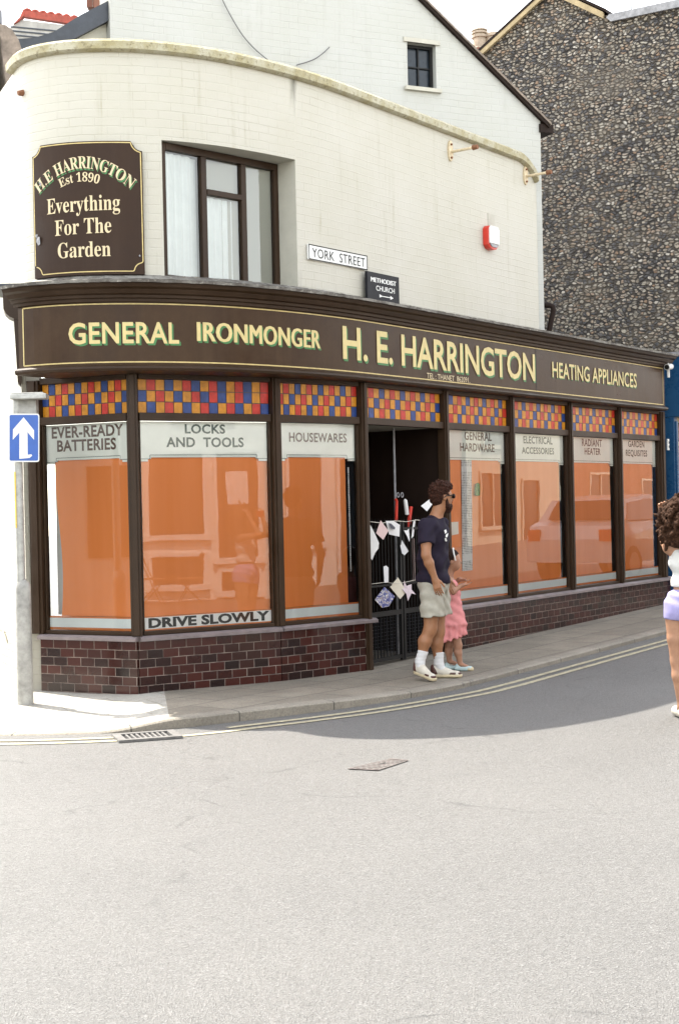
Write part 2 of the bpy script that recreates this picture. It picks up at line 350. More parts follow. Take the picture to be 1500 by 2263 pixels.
# ------------------------------------------------------------------ mesh building
ROOT = {}
def tag(o, label=None, cat=None, group=None, kind=None):
    if label: o['label'] = label
    if cat: o['category'] = cat
    if group: o['group'] = group
    if kind: o['kind'] = kind
    return o
def thing(name, loc, label, cat, group=None):
    o = bpy.data.objects.new(name, None); C.objects.link(o); o.location = [float(x) for x in loc]; o.empty_display_size = .1
    ROOT[o.name] = Vector([float(x) for x in loc]); return tag(o, label, cat, group)
class MB:
    def __init__(s): s.v = []; s.f = []; s.mi = []; s.uv = []
    def quad(s, pts, mi=0, uv=None):
        b = len(s.v); s.v += [tuple(float(c) for c in p) for p in pts]; n = len(pts)
        s.f.append(tuple(range(b, b+n))); s.mi.append(mi)
        s.uv.append(uv if uv else [(0, 0)]*n)
    def box(s, c, h, ax=None, mi=0):      # centre, half sizes, axes rows
        c = np.array(c, float); A = np.eye(3) if ax is None else np.array(ax, float)
        X, Y, Z = A[0]*h[0], A[1]*h[1], A[2]*h[2]
        for (a, b_, d, la, lb) in ((X, Y, Z, h[0], h[1]), (-X, Y, -Z, h[0], h[1]), (Y, Z, X, h[1], h[2]), (-Y, Z, -X, h[1], h[2]), (Z, X, Y, h[2], h[0]), (-Z, X, -Y, h[2], h[0])):
            s.quad([c+d-a-b_, c+d+a-b_, c+d+a+b_, c+d-a+b_], mi, [(0, 0), (2*la, 0), (2*la, 2*lb), (0, 2*lb)])
    def bar(s, p, q, w, d, up=(0, 0, 1), mi=0):   # rectangular bar from p to q
        p = np.array(p, float); q = np.array(q, float); z = q-p; l = np.linalg.norm(z); z = z/l
        x = np.cross(up, z); x = x/np.linalg.norm(x); y = np.cross(z, x)
        s.box((p+q)/2, (w/2, d/2, l/2), (x, y, z), mi)
    def tube(s, pts, r, n=10, mi=0, cap=True):
        pts = [np.array(p, float) for p in pts]; R = r if isinstance(r, (list, tuple)) else [r]*len(pts)
        rings = []; px = None
        for i, p in enumerate(pts):
            t = pts[min(i+1, len(pts)-1)]-pts[max(i-1, 0)]; t = t/(np.linalg.norm(t)+1e-9)
            if px is None:
                a = np.array([0, 0, 1.]) if abs(t[2]) < .9 else np.array([1., 0, 0]); x = np.cross(a, t)
            else: x = px-t*np.dot(px, t)
            x = x/np.linalg.norm(x); px = x; y = np.cross(t, x)
            b = len(s.v); rings.append(b)
            for k in range(n):
                a = 2*math.pi*k/n; s.v.append(tuple(p+R[i]*(x*math.cos(a)+y*math.sin(a))))
        for i in range(len(pts)-1):
            for k in range(n):
                k2 = (k+1) % n
                s.f.append((rings[i]+k, rings[i]+k2, rings[i+1]+k2, rings[i+1]+k)); s.mi.append(mi); s.uv.append([(0, 0)]*4)
        if cap:
            s.f.append(tuple(rings[0]+k for k in range(n))[::-1]); s.mi.append(mi); s.uv.append([(0, 0)]*n)
            s.f.append(tuple(rings[-1]+k for k in range(n))); s.mi.append(mi); s.uv.append([(0, 0)]*n)
    def prism(s, poly, d, mi=0, side=None):       # 3-D polygon extruded by d
        P = [np.array(p, float) for p in poly]; d = np.array(d, float); n = len(P)
        s.quad(P, mi); s.quad([p+d for p in P][::-1], mi)
        for i in range(n):
            j = (i+1) % n; s.quad([P[j], P[i], P[i]+d, P[j]+d], mi if side is None else side)
    def sweep(s, prof, path, mi=0, closed=True, cap=True):   # profile (off, z) along plan path of (function s -> xy at off)
        rings = []; L = [0.0]
        for i in range(1, len(prof)): L.append(L[-1]+math.hypot(prof[i][0]-prof[i-1][0], prof[i][1]-prof[i-1][1]))
        for sv in path: rings.append([np.array([*W(sv, o), z]) for o, z in prof])
        n = len(prof)
        for i in range(len(path)-1):
            for k in range(n if closed else n-1):
                k2 = (k+1) % n
                u0, u1 = path[i], path[i+1]
                s.quad([rings[i][k], rings[i+1][k], rings[i+1][k2], rings[i][k2]], mi, [(u0, prof[k][1]), (u1, prof[k][1]), (u1, prof[k2][1]), (u0, prof[k2][1])])
        if closed and cap:
            s.quad(rings[0], mi); s.quad(rings[-1][::-1], mi)
    def build(s, name, mats, parent=None, smooth=False, label=None, merge=0.0, bevel=0.0):
        off = Vector((0, 0, 0))
        if parent is not None:
            p = parent
            while p is not None:
                if p.name in ROOT: off = ROOT[p.name]; break
                p = p.parent
        me = bpy.data.meshes.new(name)
        me.from_pydata([(a[0]-off.x, a[1]-off.y, a[2]-off.z) for a in s.v], [], s.f)
        if not isinstance(mats, (list, tuple)): mats = [mats]
        for m in mats: me.materials.append(m)
        me.polygons.foreach_set('material_index', s.mi)
        ul = me.uv_layers.new(name='UVMap'); flat = [c for f in s.uv for uv in f for c in uv]
        ul.data.foreach_set('uv', flat)
        if merge or smooth or bevel:
            bm = bmesh.new(); bm.from_mesh(me); bmesh.ops.remove_doubles(bm, verts=bm.verts, dist=merge or 1e-5)
            if bevel:
                es = [e for e in bm.edges if len(e.link_faces) == 2 and e.calc_face_angle(0) > .5]
                bmesh.ops.bevel(bm, geom=es, offset=bevel, segments=2, affect='EDGES', profile=.6)
            bmesh.ops.recalc_face_normals(bm, faces=bm.faces)
            bm.to_mesh(me); bm.free()
        if smooth:
            me.polygons.foreach_set('use_smooth', [True]*len(me.polygons))
            try: me.set_sharp_from_angle(angle=RAD(40))
            except Exception: pass
        o = bpy.data.objects.new(name, me); C.objects.link(o)
        if parent is not None: o.parent = parent
        if label: o['label'] = label
        return o
def path(a, b, step=.06):
    n = max(1, int(math.ceil(abs(b-a)/step))); return [a+(b-a)*i/n for i in range(n+1)]

# ------------------------------------------------------------------ lettering (flat painted letters)
_tc = {}
def serif(t):
    r = ''
    for ch in t:
        if 'A' <= ch <= 'Z': r += chr(0x1D400+ord(ch)-65)
        elif 'a' <= ch <= 'z': r += chr(0x1D41A+ord(ch)-97)
        elif '0' <= ch <= '9': r += chr(0x1D7CE+ord(ch)-48)
        else: r += ch
    return r
def glyphs(t, weight=0.0, space=1.0):
    key = (t, weight, space)
    if key in _tc: return _tc[key]
    c = bpy.data.curves.new('lettering', 'FONT'); c.body = t; c.offset = weight; c.resolution_u = 3; c.space_character = space
    o = bpy.data.objects.new('lettering', c); C.objects.link(o); bpy.context.view_layer.update()
    m = bpy.data.meshes.new_from_object(o.evaluated_get(bpy.context.evaluated_depsgraph_get()))
    V = np.array([v.co[:2] for v in m.vertices]); F = [tuple(p.vertices) for p in m.polygons]
    bpy.data.objects.remove(o); bpy.data.meshes.remove(m); bpy.data.curves.remove(c)
    x0, x1 = V[:, 0].min(), V[:, 0].max(); V = V.copy(); V[:, 0] = (V[:, 0]-x0)/(x1-x0); V[:, 1] /= .682   # cap height 1
    _tc[key] = (V, F, (x1-x0)/.682); return _tc[key]
def letter(mb, t, fn, mi=0, weight=0.0, space=1.0):          # fn(x in 0..1, y in cap heights) -> 3-D point
    V, F, _ = glyphs(t, weight, space); P = [fn(x, y) for x, y in V]
    for f in F: mb.quad([P[i] for i in f], mi)
# ================================================================== the setting: road, pavement, kerb, lines
def grid_xy(mb, xs, ys, zf, mi=0):
    for i in range(len(xs)-1):
        for j in range(len(ys)-1):
            P = [(xs[i], ys[j]), (xs[i+1], ys[j]), (xs[i+1], ys[j+1]), (xs[i], ys[j+1])]
            mb.quad([(x, y, zf(x, y)) for x, y in P], mi, [(x, y) for x, y in P])
UP = .05
def sstep(a, b, x):
    t = min(1, max(0, (x-a)/(b-a))); return t*t*(3-2*t)
def road_z(x, y): return ground(x, y)-UP
mb = MB(); xs = [-60, -30, -15]+list(np.arange(-8, 14.1, 1.0))+[20, 30, 45, 70]; ys = [-40, -20, -10]+list(np.arange(-4, 24.1, 1.0))+[30, 40, 60]
grid_xy(mb, xs, ys, road_z); tag(mb.build('road', M['road'], merge=1e-4, smooth=True), kind='structure')

KP = [(-12.2, 29), (-9.4, 22.7), (-6.6, 16.5), (-5.2, 13.4), (-4.3, 11.75), (-3.5, 10.95), (-2.56, 10.72), (-1.73, 10.74), (-1.22, 10.93), (-.83, 11.18), (-.4, 11.46), (.2, 11.93)]
for k in range(0, 30): KP.append((.92+k*.5*dR[0]*1.0, 12.66+k*.5*dR[1]))
def catmull(P, n=6):
    P = [np.array(p, float) for p in P]; out = []
    for i in range(len(P)-1):
        a = P[max(0, i-1)]; b = P[i]; c = P[i+1]; d = P[min(len(P)-1, i+2)]
        for k in range(n):
            t = k/n; out.append(.5*((2*b)+(-a+c)*t+(2*a-5*b+4*c-d)*t*t+(-a+3*b-3*c+d)*t**3))
    out.append(P[-1]); return out
K = catmull(KP, 6)
KN = []
for i in range(len(K)):
    t = K[min(i+1, len(K)-1)]-K[max(0, i-1)]; t = t/np.linalg.norm(t); KN.append(np.array([t[1], -t[0]]))
KL = [0.0]
for i in range(1, len(K)): KL.append(KL[-1]+np.linalg.norm(K[i]-K[i-1]))
def kerb_up(i):                     # the kerb drops flush with the road at the crossing on the corner
    x, y = K[i]
    d = sstep(-1.25, -1.85, x) if y < 13 else 1-sstep(13, 14.5, y)
    if y > 13 and x > -1: d = 0
    return UP*(1-.80*d) + .028*sstep(-2.0, -1.2, x)*(1-sstep(-.5, .9, x)) if x > -2.2 else UP*.2 if y < 13 else UP*(1-.8*d)
mb = MB()
KW = .135
for i in range(len(K)-1):
    r = []
    for j in (i, i+1):
        p, n = K[j], KN[j]; g = road_z(*p); zt = g+kerb_up(j)
        r.append([(*(p+n*.0), g-.06), (*(p+n*.0), zt-.012), (*(p-n*.014), zt), (*(p-n*KW), zt+.002), (*(p-n*KW), g-.06)])
    for k in range(4):
        mb.quad([r[0][k], r[1][k], r[1][k+1], r[0][k+1]], 0, [(KL[i], k*.1+.3), (KL[i+1], k*.1+.3), (KL[i+1], k*.1+.35), (KL[i], k*.1+.35)])
tag(mb.build('kerb', M['kerb']), kind='structure')
# pavement: sheet between the kerb and the building line
def bline(i):                       # nearest point of a line well inside the shop front
    p = K[i]; q = p-KN[i]*2.2
    if p[0] > .2: q = p-nR*1.62
    return q
mb = MB(); mt = MB()
BL = [bline(i) for i in range(len(K))]
for i in range(len(BL)):
    if .2 < K[i][0] < .92 and K[i][1] < 13: q_ = (K[i][0]-.2)/.72; BL[i] = np.array([-.45, 13.75])*(1-q_)+np.array([-.39, 13.61])*q_
    if K[i][0] <= .2:
        t = sstep(-3.5, .2, K[i][0])
        tgt = np.array([-4.4, 15.9])*(1-t)+np.array([-.45, 13.75])*t if K[i][1] < 12.5 else K[i]-KN[i]*3.0
        BL[i] = tgt
NB = 8
for i in range(len(K)-1):
    rows = []
    for j in (i, i+1):
        a = K[j]-KN[j]*KW; b = BL[j]; rr = []
        for k in range(NB+1):
            f = k/NB; p = a+(b-a)*f; z0 = road_z(*a)+kerb_up(j)+.002; z1 = ground(*b)+.004
            rr.append((p[0], p[1], z0+(z1-z0)*sstep(0, .75, f)))
        rows.append(rr)
    dst = mt if K[i][0] < -1.35 else mb
    for k in range(NB):
        P = [rows[0][k], rows[1][k], rows[1][k+1], rows[0][k+1]]
        a_ = RAD(-54) if dst is mb else RAD(-25)
        uv = [(x*math.cos(a_)-y*math.sin(a_), x*math.sin(a_)+y*math.cos(a_)) for x, y, z in P]
        dst.quad(P, 0, uv)
tag(mb.build('pavement', M['paving']), kind='structure')
tag(mt.build('pavement_crossing', M['tactile']), kind='structure')
# double yellow lines
for off, nm in ((.235, 0), (.385, 1)):
    mb = MB()
    i0 = 26
    for i in range(i0, len(K)-1):
        if -1.62 < K[i][0] < -1.02 and nm == 0 and K[i][1] < 12: continue
        r = []
        for j in (i, i+1):
            r.append([(*(K[j]+KN[j]*o), road_z(*(K[j]+KN[j]*o))+.005) for o in (off-.033, off+.033)])
        mb.quad([r[0][0], r[0][1], r[1][1], r[1][0]])
    tag(mb.build('road_marking', M['yellow']), kind='structure')

# ================================================================== the ironmonger's building
B = thing('shop_building', (C0[0], C0[1], 0), 'cream painted corner shop with rounded parapet, brown shopfront and orange window blinds', 'shop')
def patch(mb, s0, s1, z0, z1, off=0.0, mi=0, step=.08, zst=.6):
    S = path(s0, s1, step); Z = path(z0, z1, zst)
    for i in range(len(S)-1):
        for j in range(len(Z)-1):
            P = [(*W(S[i], off), Z[j]), (*W(S[i+1], off), Z[j]), (*W(S[i+1], off), Z[j+1]), (*W(S[i], off), Z[j+1])]
            mb.quad(P, mi, [(S[i], Z[j]), (S[i+1], Z[j]), (S[i+1], Z[j+1]), (S[i], Z[j+1])])
S_R = 3.93; ZPAR = 5.66; WS0, WS1, WZ0, WZ1 = -2.235, -.80, 3.66, 4.90
WALLZ = 3.40
mb = MB()
patch(mb, -16, WS0, WALLZ, ZPAR); patch(mb, WS1, S_R, WALLZ, ZPAR)
patch(mb, WS0, WS1, WALLZ, WZ0); patch(mb, WS0, WS1, WZ1, ZPAR)
patch(mb, -16, -3.86, -.3, WALLZ)
mb.quad([(*W(-3.86), -.3), (-2.70, 13.04, -.3), (-2.70, 13.04, WALLZ), (*W(-3.86), WALLZ)], 0, [(-3.86, -.3), (-3.7, -.3), (-3.7, WALLZ), (-3.86, WALLZ)])
patch(mb, -16, -5.0, ZPAR, 8.2)
# right-hand return and inner face
a = W(S_R); ret = [(*a, WALLZ), (*(a-nR*.3), WALLZ), (*(a-nR*.3), ZPAR), (*a, ZPAR)]
mb.quad(ret[::-1], 0, [(0, WALLZ), (.3, WALLZ), (.3, ZPAR), (0, ZPAR)])
mb2 = MB(); patch(mb2, -5.0, S_R, WALLZ, ZPAR, -.3)
for q in mb2.f: mb.quad([mb2.v[i] for i in q][::-1], 0)
mb.build('upper_wall', M['wall'], B, merge=1e-4, smooth=True)
# reveal of the upper window: flush on the left, deep on the right
fr0 = W(WS0, -.035); fr1 = W(WS1, -.035)-np.array([.985, -.17])*.0
fdir = (W(WS1, -.235)-W(WS0, -.035)); fr1 = W(WS1, -.235)
mb = MB()
S = path(WS0, WS1, .1)
for i in range(len(S)-1):
    f0, f1 = i/(len(S)-1), (i+1)/(len(S)-1)
    b0, b1 = fr0+(fr1-fr0)*f0, fr0+(fr1-fr0)*f1
    for z, fl in ((WZ1, 1), (WZ0, 0)):
        P = [(*W(S[i]), z), (*W(S[i+1]), z), (*b1, z), (*b0, z)]
        mb.quad(P if fl else P[::-1])
mb.quad([(*W(WS1), WZ0), (*fr1, WZ0), (*fr1, WZ1), (*W(WS1), WZ1)]); mb.quad([(*W(WS0), WZ0), (*fr0, WZ0), (*fr0, WZ1), (*W(WS0), WZ1)])
mb.build('window_reveal', M['render'], B)
# upper window
fl = np.linalg.norm(fr1-fr0); ft = (fr1-fr0)/fl; fn = np.array([ft[1], -ft[0]])
def FW(x, z, o=0.0): return (*(fr0+ft*x+fn*o), z)
A3 = np.array([[ft[0], ft[1], 0], [fn[0], fn[1], 0], [0, 0, 1]])
mb = MB()
def fbar(mb, x0, x1, z0, z1, o0, o1, mi=0):
    c = np.array(FW((x0+x1)/2, (z0+z1)/2, (o0+o1)/2)); mb.box(c, (abs(x1-x0)/2, abs(o1-o0)/2, abs(z1-z0)/2), A3, mi)
z0, z1 = WZ0+.005, WZ1-.005; w3 = [0, .005+fl*.345, fl*.69, fl]
fbar(mb, .0, .05, z0, z1, -.06, .0); fbar(mb, fl-.05, fl, z0, z1, -.06, .0)
fbar(mb, .052, fl-.052, z1-.06, z1, -.06, .004); fbar(mb, .052, fl-.052, z0, z0+.055, -.06, .004)
for k in (1, 2): fbar(mb, w3[k]-.03, w3[k]+.03, z0+.057, z1-.062, -.06, .0)
ztr = z1-.06-.29
fbar(mb, w3[1]+.032, w3[2]-.032, ztr-.05, ztr, -.055, .006)
fbar(mb, -.01, fl+.04, z0-.03, z0-.002, -.03, .05)
uw = mb.build('window', M['brown'], B, bevel=.004)
mb = MB()
for (a_, b_, c_, d_) in ((.052, w3[1]-.032, z0+.057, z1-.062), (w3[1]+.032, w3[2]-.032, z0+.057, ztr-.052), (w3[1]+.032, w3[2]-.032, ztr+.002, z1-.062), (w3[2]+.032, fl-.052, z0+.057, z1-.062)):
    mb.quad([FW(a_, c_, -.03), FW(b_, c_, -.03), FW(b_, d_, -.03), FW(a_, d_, -.03)])
M['upglass'] = glass('upper_window_glass', 2.1, (.9, .93, .92))
mb.build('glass', M['upglass'], uw)
mb = MB()
def curtain(mb, x0, x1, z0, z1, o, amp, fr, step=.012):
    X = np.arange(x0, x1+1e-6, step)
    Y = [o+amp*math.sin(x*fr+1.3*math.sin(x*7)) for x in X]
    for i in range(len(X)-1): mb.quad([FW(X[i], z0, Y[i]), FW(X[i+1], z0, Y[i+1]), FW(X[i+1], z1, Y[i+1]), FW(X[i], z1, Y[i])])
curtain(mb, .03, w3[1]-.09, z0, z1-.07, -.075, .010, 75); curtain(mb, w3[1]-.085, w3[1]-.01, z0, z1-.07, -.11, .004, 40)
curtain(mb, w3[1], w3[2]-.10, z0, ztr-.06, -.075, .008, 75); curtain(mb, w3[2]-.095, w3[2], z0, ztr-.06, -.11, .004, 40)
curtain(mb, w3[1], w3[2]-.1, ztr, z1-.12, -.24, .006, 30); curtain(mb, w3[2]-.02, fl-.05, z0, z1-.07, -.09, .022, 62)
mb.build('net_curtain', M['net'], uw)
mb = MB(); mb.quad([FW(-.02, z0, -.40), FW(fl+.02, z0, -.40), FW(fl+.02, z1, -.40), FW(-.02, z1, -.40)])
M['room'] = plain('dim_room', (.10, .11, .12), .9); mb.build('room_back', M['room'], uw)
# coping
mb = MB()
prof = [(-.32, ZPAR-.005), (.035, ZPAR-.005), (.062, ZPAR+.012), (.066, ZPAR+.075), (.045, ZPAR+.10), (-.12, ZPAR+.125), (-.32, ZPAR+.105)]
mb.sweep(prof, path(-3.92, 3.47, .08))
# its end sweeps down at the right
for i, (s, dz) in enumerate(zip(path(3.47, 3.96, .08), [0, -.01, -.035, -.08, -.15, -.26, -.42])): pass
ss = path(3.47, 3.96, .08); dz = [0, -.008, -.025, -.05, -.085, -.13, -.19][:len(ss)]
rings = [[np.array([*W(s, o), z+d]) for o, z in prof] for s, d in zip(ss, dz)]
for i in range(len(rings)-1):
    for k in range(len(prof)):
        k2 = (k+1) % len(prof); mb.quad([rings[i][k], rings[i+1][k], rings[i+1][k2], rings[i][k2]])
mb.quad(rings[-1][::-1])
mb.build('coping', M['coping'], B, smooth=True)

mb = MB(); patch(mb, -9, -3.87, -.05, .42, .012, 0, .1, .1)
for i, v in enumerate(mb.v):
    if v[2] > .4: mb.v[i] = (v[0], v[1], v[2]+.05*math.sin(v[1]*9)+.03*math.sin(v[1]*23))
M['plinth'] = painted_brick('stained_plinth', (.50, .47, .38), (.14, .11, .06), 1.0, 1.6); mb.build('plinth', M['plinth'], B)
# ---- rear gable house
gd = np.array([.914, .407]); gd = gd/np.linalg.norm(gd); gn = np.array([gd[1], -gd[0]]); gb = -gn     # along, towards the street, back
G0 = np.array([2.54, 17.315]); GL = 5.32                                           # right corner; length towards the left
def GP(t, z, o=0.0): return (*(G0-gd*t+gn*o), z)
EAV, APT = 6.26, 3.55; SLR = .775; APZ = EAV+SLR*APT; LZ = 7.9
gwz = [on_plane(898, v, (*G0, 0), (*gn, 0))[2] for v in (94, 196)]
def g_t(u, v): p = on_plane(u, v, (*G0, 0), (*gn, 0)); return float(np.dot(G0-p[:2], gd)), float(p[2])
tl, zt_ = g_t(899, 95); tr, zb_ = g_t(964, 198); _, zt2 = g_t(964, 98)
wt0, wt1, wz0, wz1 = tr, tl, zb_, (zt_+zt2)/2
def roofz(t): return EAV+SLR*t if t < APT else APZ-(t-APT)*(APZ-LZ)/(GL-APT)
mb = MB()
def gq(t0, t1, za, zb, zc=None, zd=None):
    zc = zb if zc is None else zc; zd = zc if zd is None else zd
    mb.quad([GP(t0, za), GP(t0, zb), GP(t1, zc), GP(t1, za)], 0, [(-t0, za), (-t0, zb), (-t1, zc), (-t1, za)])
zlow = 3.3
gq(0, wt0, zlow, roofz(0), roofz(wt0)); gq(wt0, wt1, zlow, wz0); gq(wt0, wt1, wz1, roofz(wt0), roofz(wt1)); gq(wt1, APT, zlow, roofz(wt1), APZ); gq(APT, GL, zlow, APZ, LZ)
mb.quad([GP(GL, zlow), GP(GL, LZ), GP(GL, LZ, -.4), GP(GL, zlow, -.4)], 0, [(0, zlow), (0, LZ), (.4, LZ), (.4, zlow)])
mb.quad([GP(GL, zlow, -.4), GP(GL, LZ, -.4), GP(2.5, LZ, -9), GP(2.5, zlow, -9)], 0, [(0, zlow), (0, LZ), (9, LZ), (9, zlow)])
mb.quad([GP(0, zlow), GP(0, zlow, -9), GP(0, EAV, -9), GP(0, EAV)], 0, [(0, zlow), (9, zlow), (9, EAV), (0, EAV)])
mb.quad([GP(0, zlow, -9), GP(2.5, zlow, -9), GP(2.5, LZ, -9), GP(1.6, APZ, -9), GP(0, EAV, -9)])
for q in ([GP(wt0, wz0), GP(wt0, wz1), GP(wt0, wz1, -.14), GP(wt0, wz0, -.14)], [GP(wt1, wz0), GP(wt1, wz0, -.14), GP(wt1, wz1, -.14), GP(wt1, wz1)],
          [GP(wt0, wz1), GP(wt1, wz1), GP(wt1, wz1, -.14), GP(wt0, wz1, -.14)], [GP(wt0, wz0), GP(wt0, wz0, -.14), GP(wt1, wz0, -.14), GP(wt1, wz0)]): mb.quad(q)
mb.build('gable_wall', M['gable'], B)
GA = np.array([[-gd[0], -gd[1], 0], [gn[0], gn[1], 0], [0, 0, 1]])
def gbox(mb, t0, t1, z0, z1, o0, o1, mi=0):
    mb.box(GP((t0+t1)/2, (z0+z1)/2, (o0+o1)/2), ((t1-t0)/2, (o1-o0)/2, (z1-z0)/2), GA, mi)
mb = MB(); f = .035
gbox(mb, wt0, wt0+f, wz0, wz1, -.13, -.08); gbox(mb, wt1-f, wt1, wz0, wz1, -.13, -.08); gbox(mb, wt0+f+.001, wt1-f-.001, wz0, wz0+f, -.13, -.08); gbox(mb, wt0+f+.001, wt1-f-.001, wz1-f, wz1, -.13, -.08)
tm_ = (wt0+wt1)/2; zm_ = (wz0+wz1)/2; gbox(mb, tm_-.008, tm_+.008, wz0+f, wz1-f, -.125, -.09); gbox(mb, wt0+f, wt1-f, zm_-.008, zm_+.008, -.122, -.092)
gw = mb.build('gable_window', M['black'], B)
mb = MB(); gbox(mb, wt0+.01, wt1-.01, wz0+.01, wz1-.01, -.14, -.115); mb.build('glass', M['darkglass'], gw)
mb = MB(); gbox(mb, wt0-.05, wt1+.05, wz0-.045, wz0-.002, -.05, .05); mb.build('sill', M['render'], gw)
mb = MB(); gbox(mb, wt0-.05, wt1+.05, wz1+.0, wz1+.05, -.02, .022); mb.build('lintel', M['render'], gw)
# roof with dark verge
mb = MB()
for q in ([GP(-.12, EAV-.073, .065), GP(APT, APZ+.02, .065), GP(1.6, APZ+.02, -9.1), GP(-.12, EAV-.073, -9.1)], [GP(APT, APZ+.02, .065), GP(GL+.04, LZ+.0, .065), GP(GL+.04, LZ+.0, -.4), GP(2.5, LZ, -9.1), GP(1.6, APZ+.02, -9.1)]):
    mb.prism(q, (0, 0, .03))
mb.build('roof', M['roof'], B)
mb = MB()
for (t0, za, t1, zb) in ((-.10, EAV-.09, APT, APZ-.01), (APT, APZ-.01, GL+.03, LZ-.01)):
    mb.prism([GP(t0, za-.015, .003), GP(t1, zb-.015, .003), GP(t1, zb+.022, .003), GP(t0, za+.022, .003)], (gn[0]*.05, gn[1]*.05, 0))
gbox(mb, -.17, .02, EAV-.16, EAV-.06, -.3, .03)
mb.build('verge_board', M['darkbrown'], B)
# lean-to with sloping dark flashing, left of the gable
def LP(u, v, o=-.15): return on_plane(u, v, (*(G0+gn*o), 0), (*gn, 0))
mb = MB(); P = [LP(268, 8), LP(268, 150), LP(20, 150), LP(46, 100), LP(128, 98), LP(205, 60)]
mb.prism(P, (gb[0]*2.5, gb[1]*2.5, 0)); mb.build('lean_to_wall', M['render'], B)
mb = MB(); P = [LP(266, -12, -.05), LP(258, 36, -.05), LP(205, 64, -.05), LP(150, 93, -.05), LP(120, 108, -.05), LP(50, 113, -.05), LP(38, 86, -.05), LP(78, 83, -.05), LP(120, 70, -.05), LP(180, 32, -.05)]
mb.prism(P, (gb[0]*.1, gb[1]*.1, 0)); mb.build('flashing', M['leaddark'], B, smooth=False)
mb = MB(); P = [LP(50, 113, -.04), LP(58, 122, -.04), LP(58, 160, -.04), LP(100, 160, -.04), LP(150, 98, -.04), LP(150, 93, -.04), LP(120, 108, -.04)]
mb.prism(P, (gb[0]*.08, gb[1]*.08, 0)); mb.build('flashing', M['lead'], B)
# tile-hung cheek between the parapet and the house
mb = MB(); P = [at_depth(u, v, 14.05) for u, v in ((-6, 52), (14, 55), (28, 66), (42, 88), (52, 118), (54, 142), (36, 175), (19, 200), (10, 150), (4, 85), (-6, 62))]
mb.prism(P, (-.3, .9, 0)); 
M['tilehung'] = glazed_brick('tile_hanging', [(.13, .10, .08), (.20, .16, .13), (.17, .14, .12), (.24, .20, .17)], (.05, .045, .04), .17, .06, .85)
o = mb.build('tile_hung_cheek', M['roof'], B)

# ---- shop front -----------------------------------------------------------------
def Rt(u, v=1150):
    d = ray(u, v); r = d[0]/d[1]; t = (r*C0[1]-C0[0])/(dR[0]-r*dR[1]); return C0+dR*t
PA, PB2, PC, PD = np.array([-2.74, 13.03]), np.array([-1.803, 12.565]), np.array([-.588, 13.272]), np.array([.235, 13.985])
PE, PF, PG, PH, PI_ = Rt(983), Rt(1129), Rt(1258), Rt(1367), Rt(1461)
ZS, ZB, ZT0, ZT1, ZF = .516, 2.42, 2.49, 2.79, 2.83
def seg(p, q):
    t = (q-p)/np.linalg.norm(q-p); return t, np.array([t[1], -t[0]]), np.linalg.norm(q-p)
def SF(p, q):
    t, n, l = seg(p, q)
    def f(x, z, o=0.0): return (*(p+t*x+n*o), z)
    A = np.array([[t[0], t[1], 0], [n[0], n[1], 0], [0, 0, 1]])
    def box(mb, x0, x1, z0, z1, o0, o1, mi=0): mb.box(f((x0+x1)/2, (z0+z1)/2, (o0+o1)/2), (abs(x1-x0)/2, abs(o1-o0)/2, abs(z1-z0)/2), A, mi)
    return f, box, l
def post(p, dirs, w=.085, z0=ZS, z1=ZF, d=.10):
    t = sum(dirs)/len(dirs); t = t/np.linalg.norm(t); n = np.array([t[1], -t[0]]); A = np.array([[t[0], t[1], 0], [n[0], n[1], 0], [0, 0, 1]])
    mb = MB(); mb.box((*p, (z0+z1)/2), (w/2, d/2, (z1-z0)/2), A)
    mb.box((*(p+n*(d/2+.008)), (z0+z1)/2), (w*.28, .008, (z1-z0)/2-.005), A)
    return mb.build('post', M['brown'], B, bevel=.006)
dA, dB, dC = seg(PA, PB2)[0], seg(PB2, PC)[0], seg(PC, PD)[0]
post(PA-dA*.02, [dA], .13); post(PB2, [dA, dB], .095); post(PC, [dB, dC], .09); post(PD, [dC, dR], .085, z0=.0)
for q in (PE, PF, PG, PH): post(q, [dR], .075, z0=(0.03 if q is PE else ZS))
post(PI_, [dR], .13)
TILEROWS = ['OROBORBORBORBOR', 'BOROBORBRBORBOR', 'OBOROBORBORBORB']
TSEQ = {'O': 0, 'R': 1, 'B': 2}
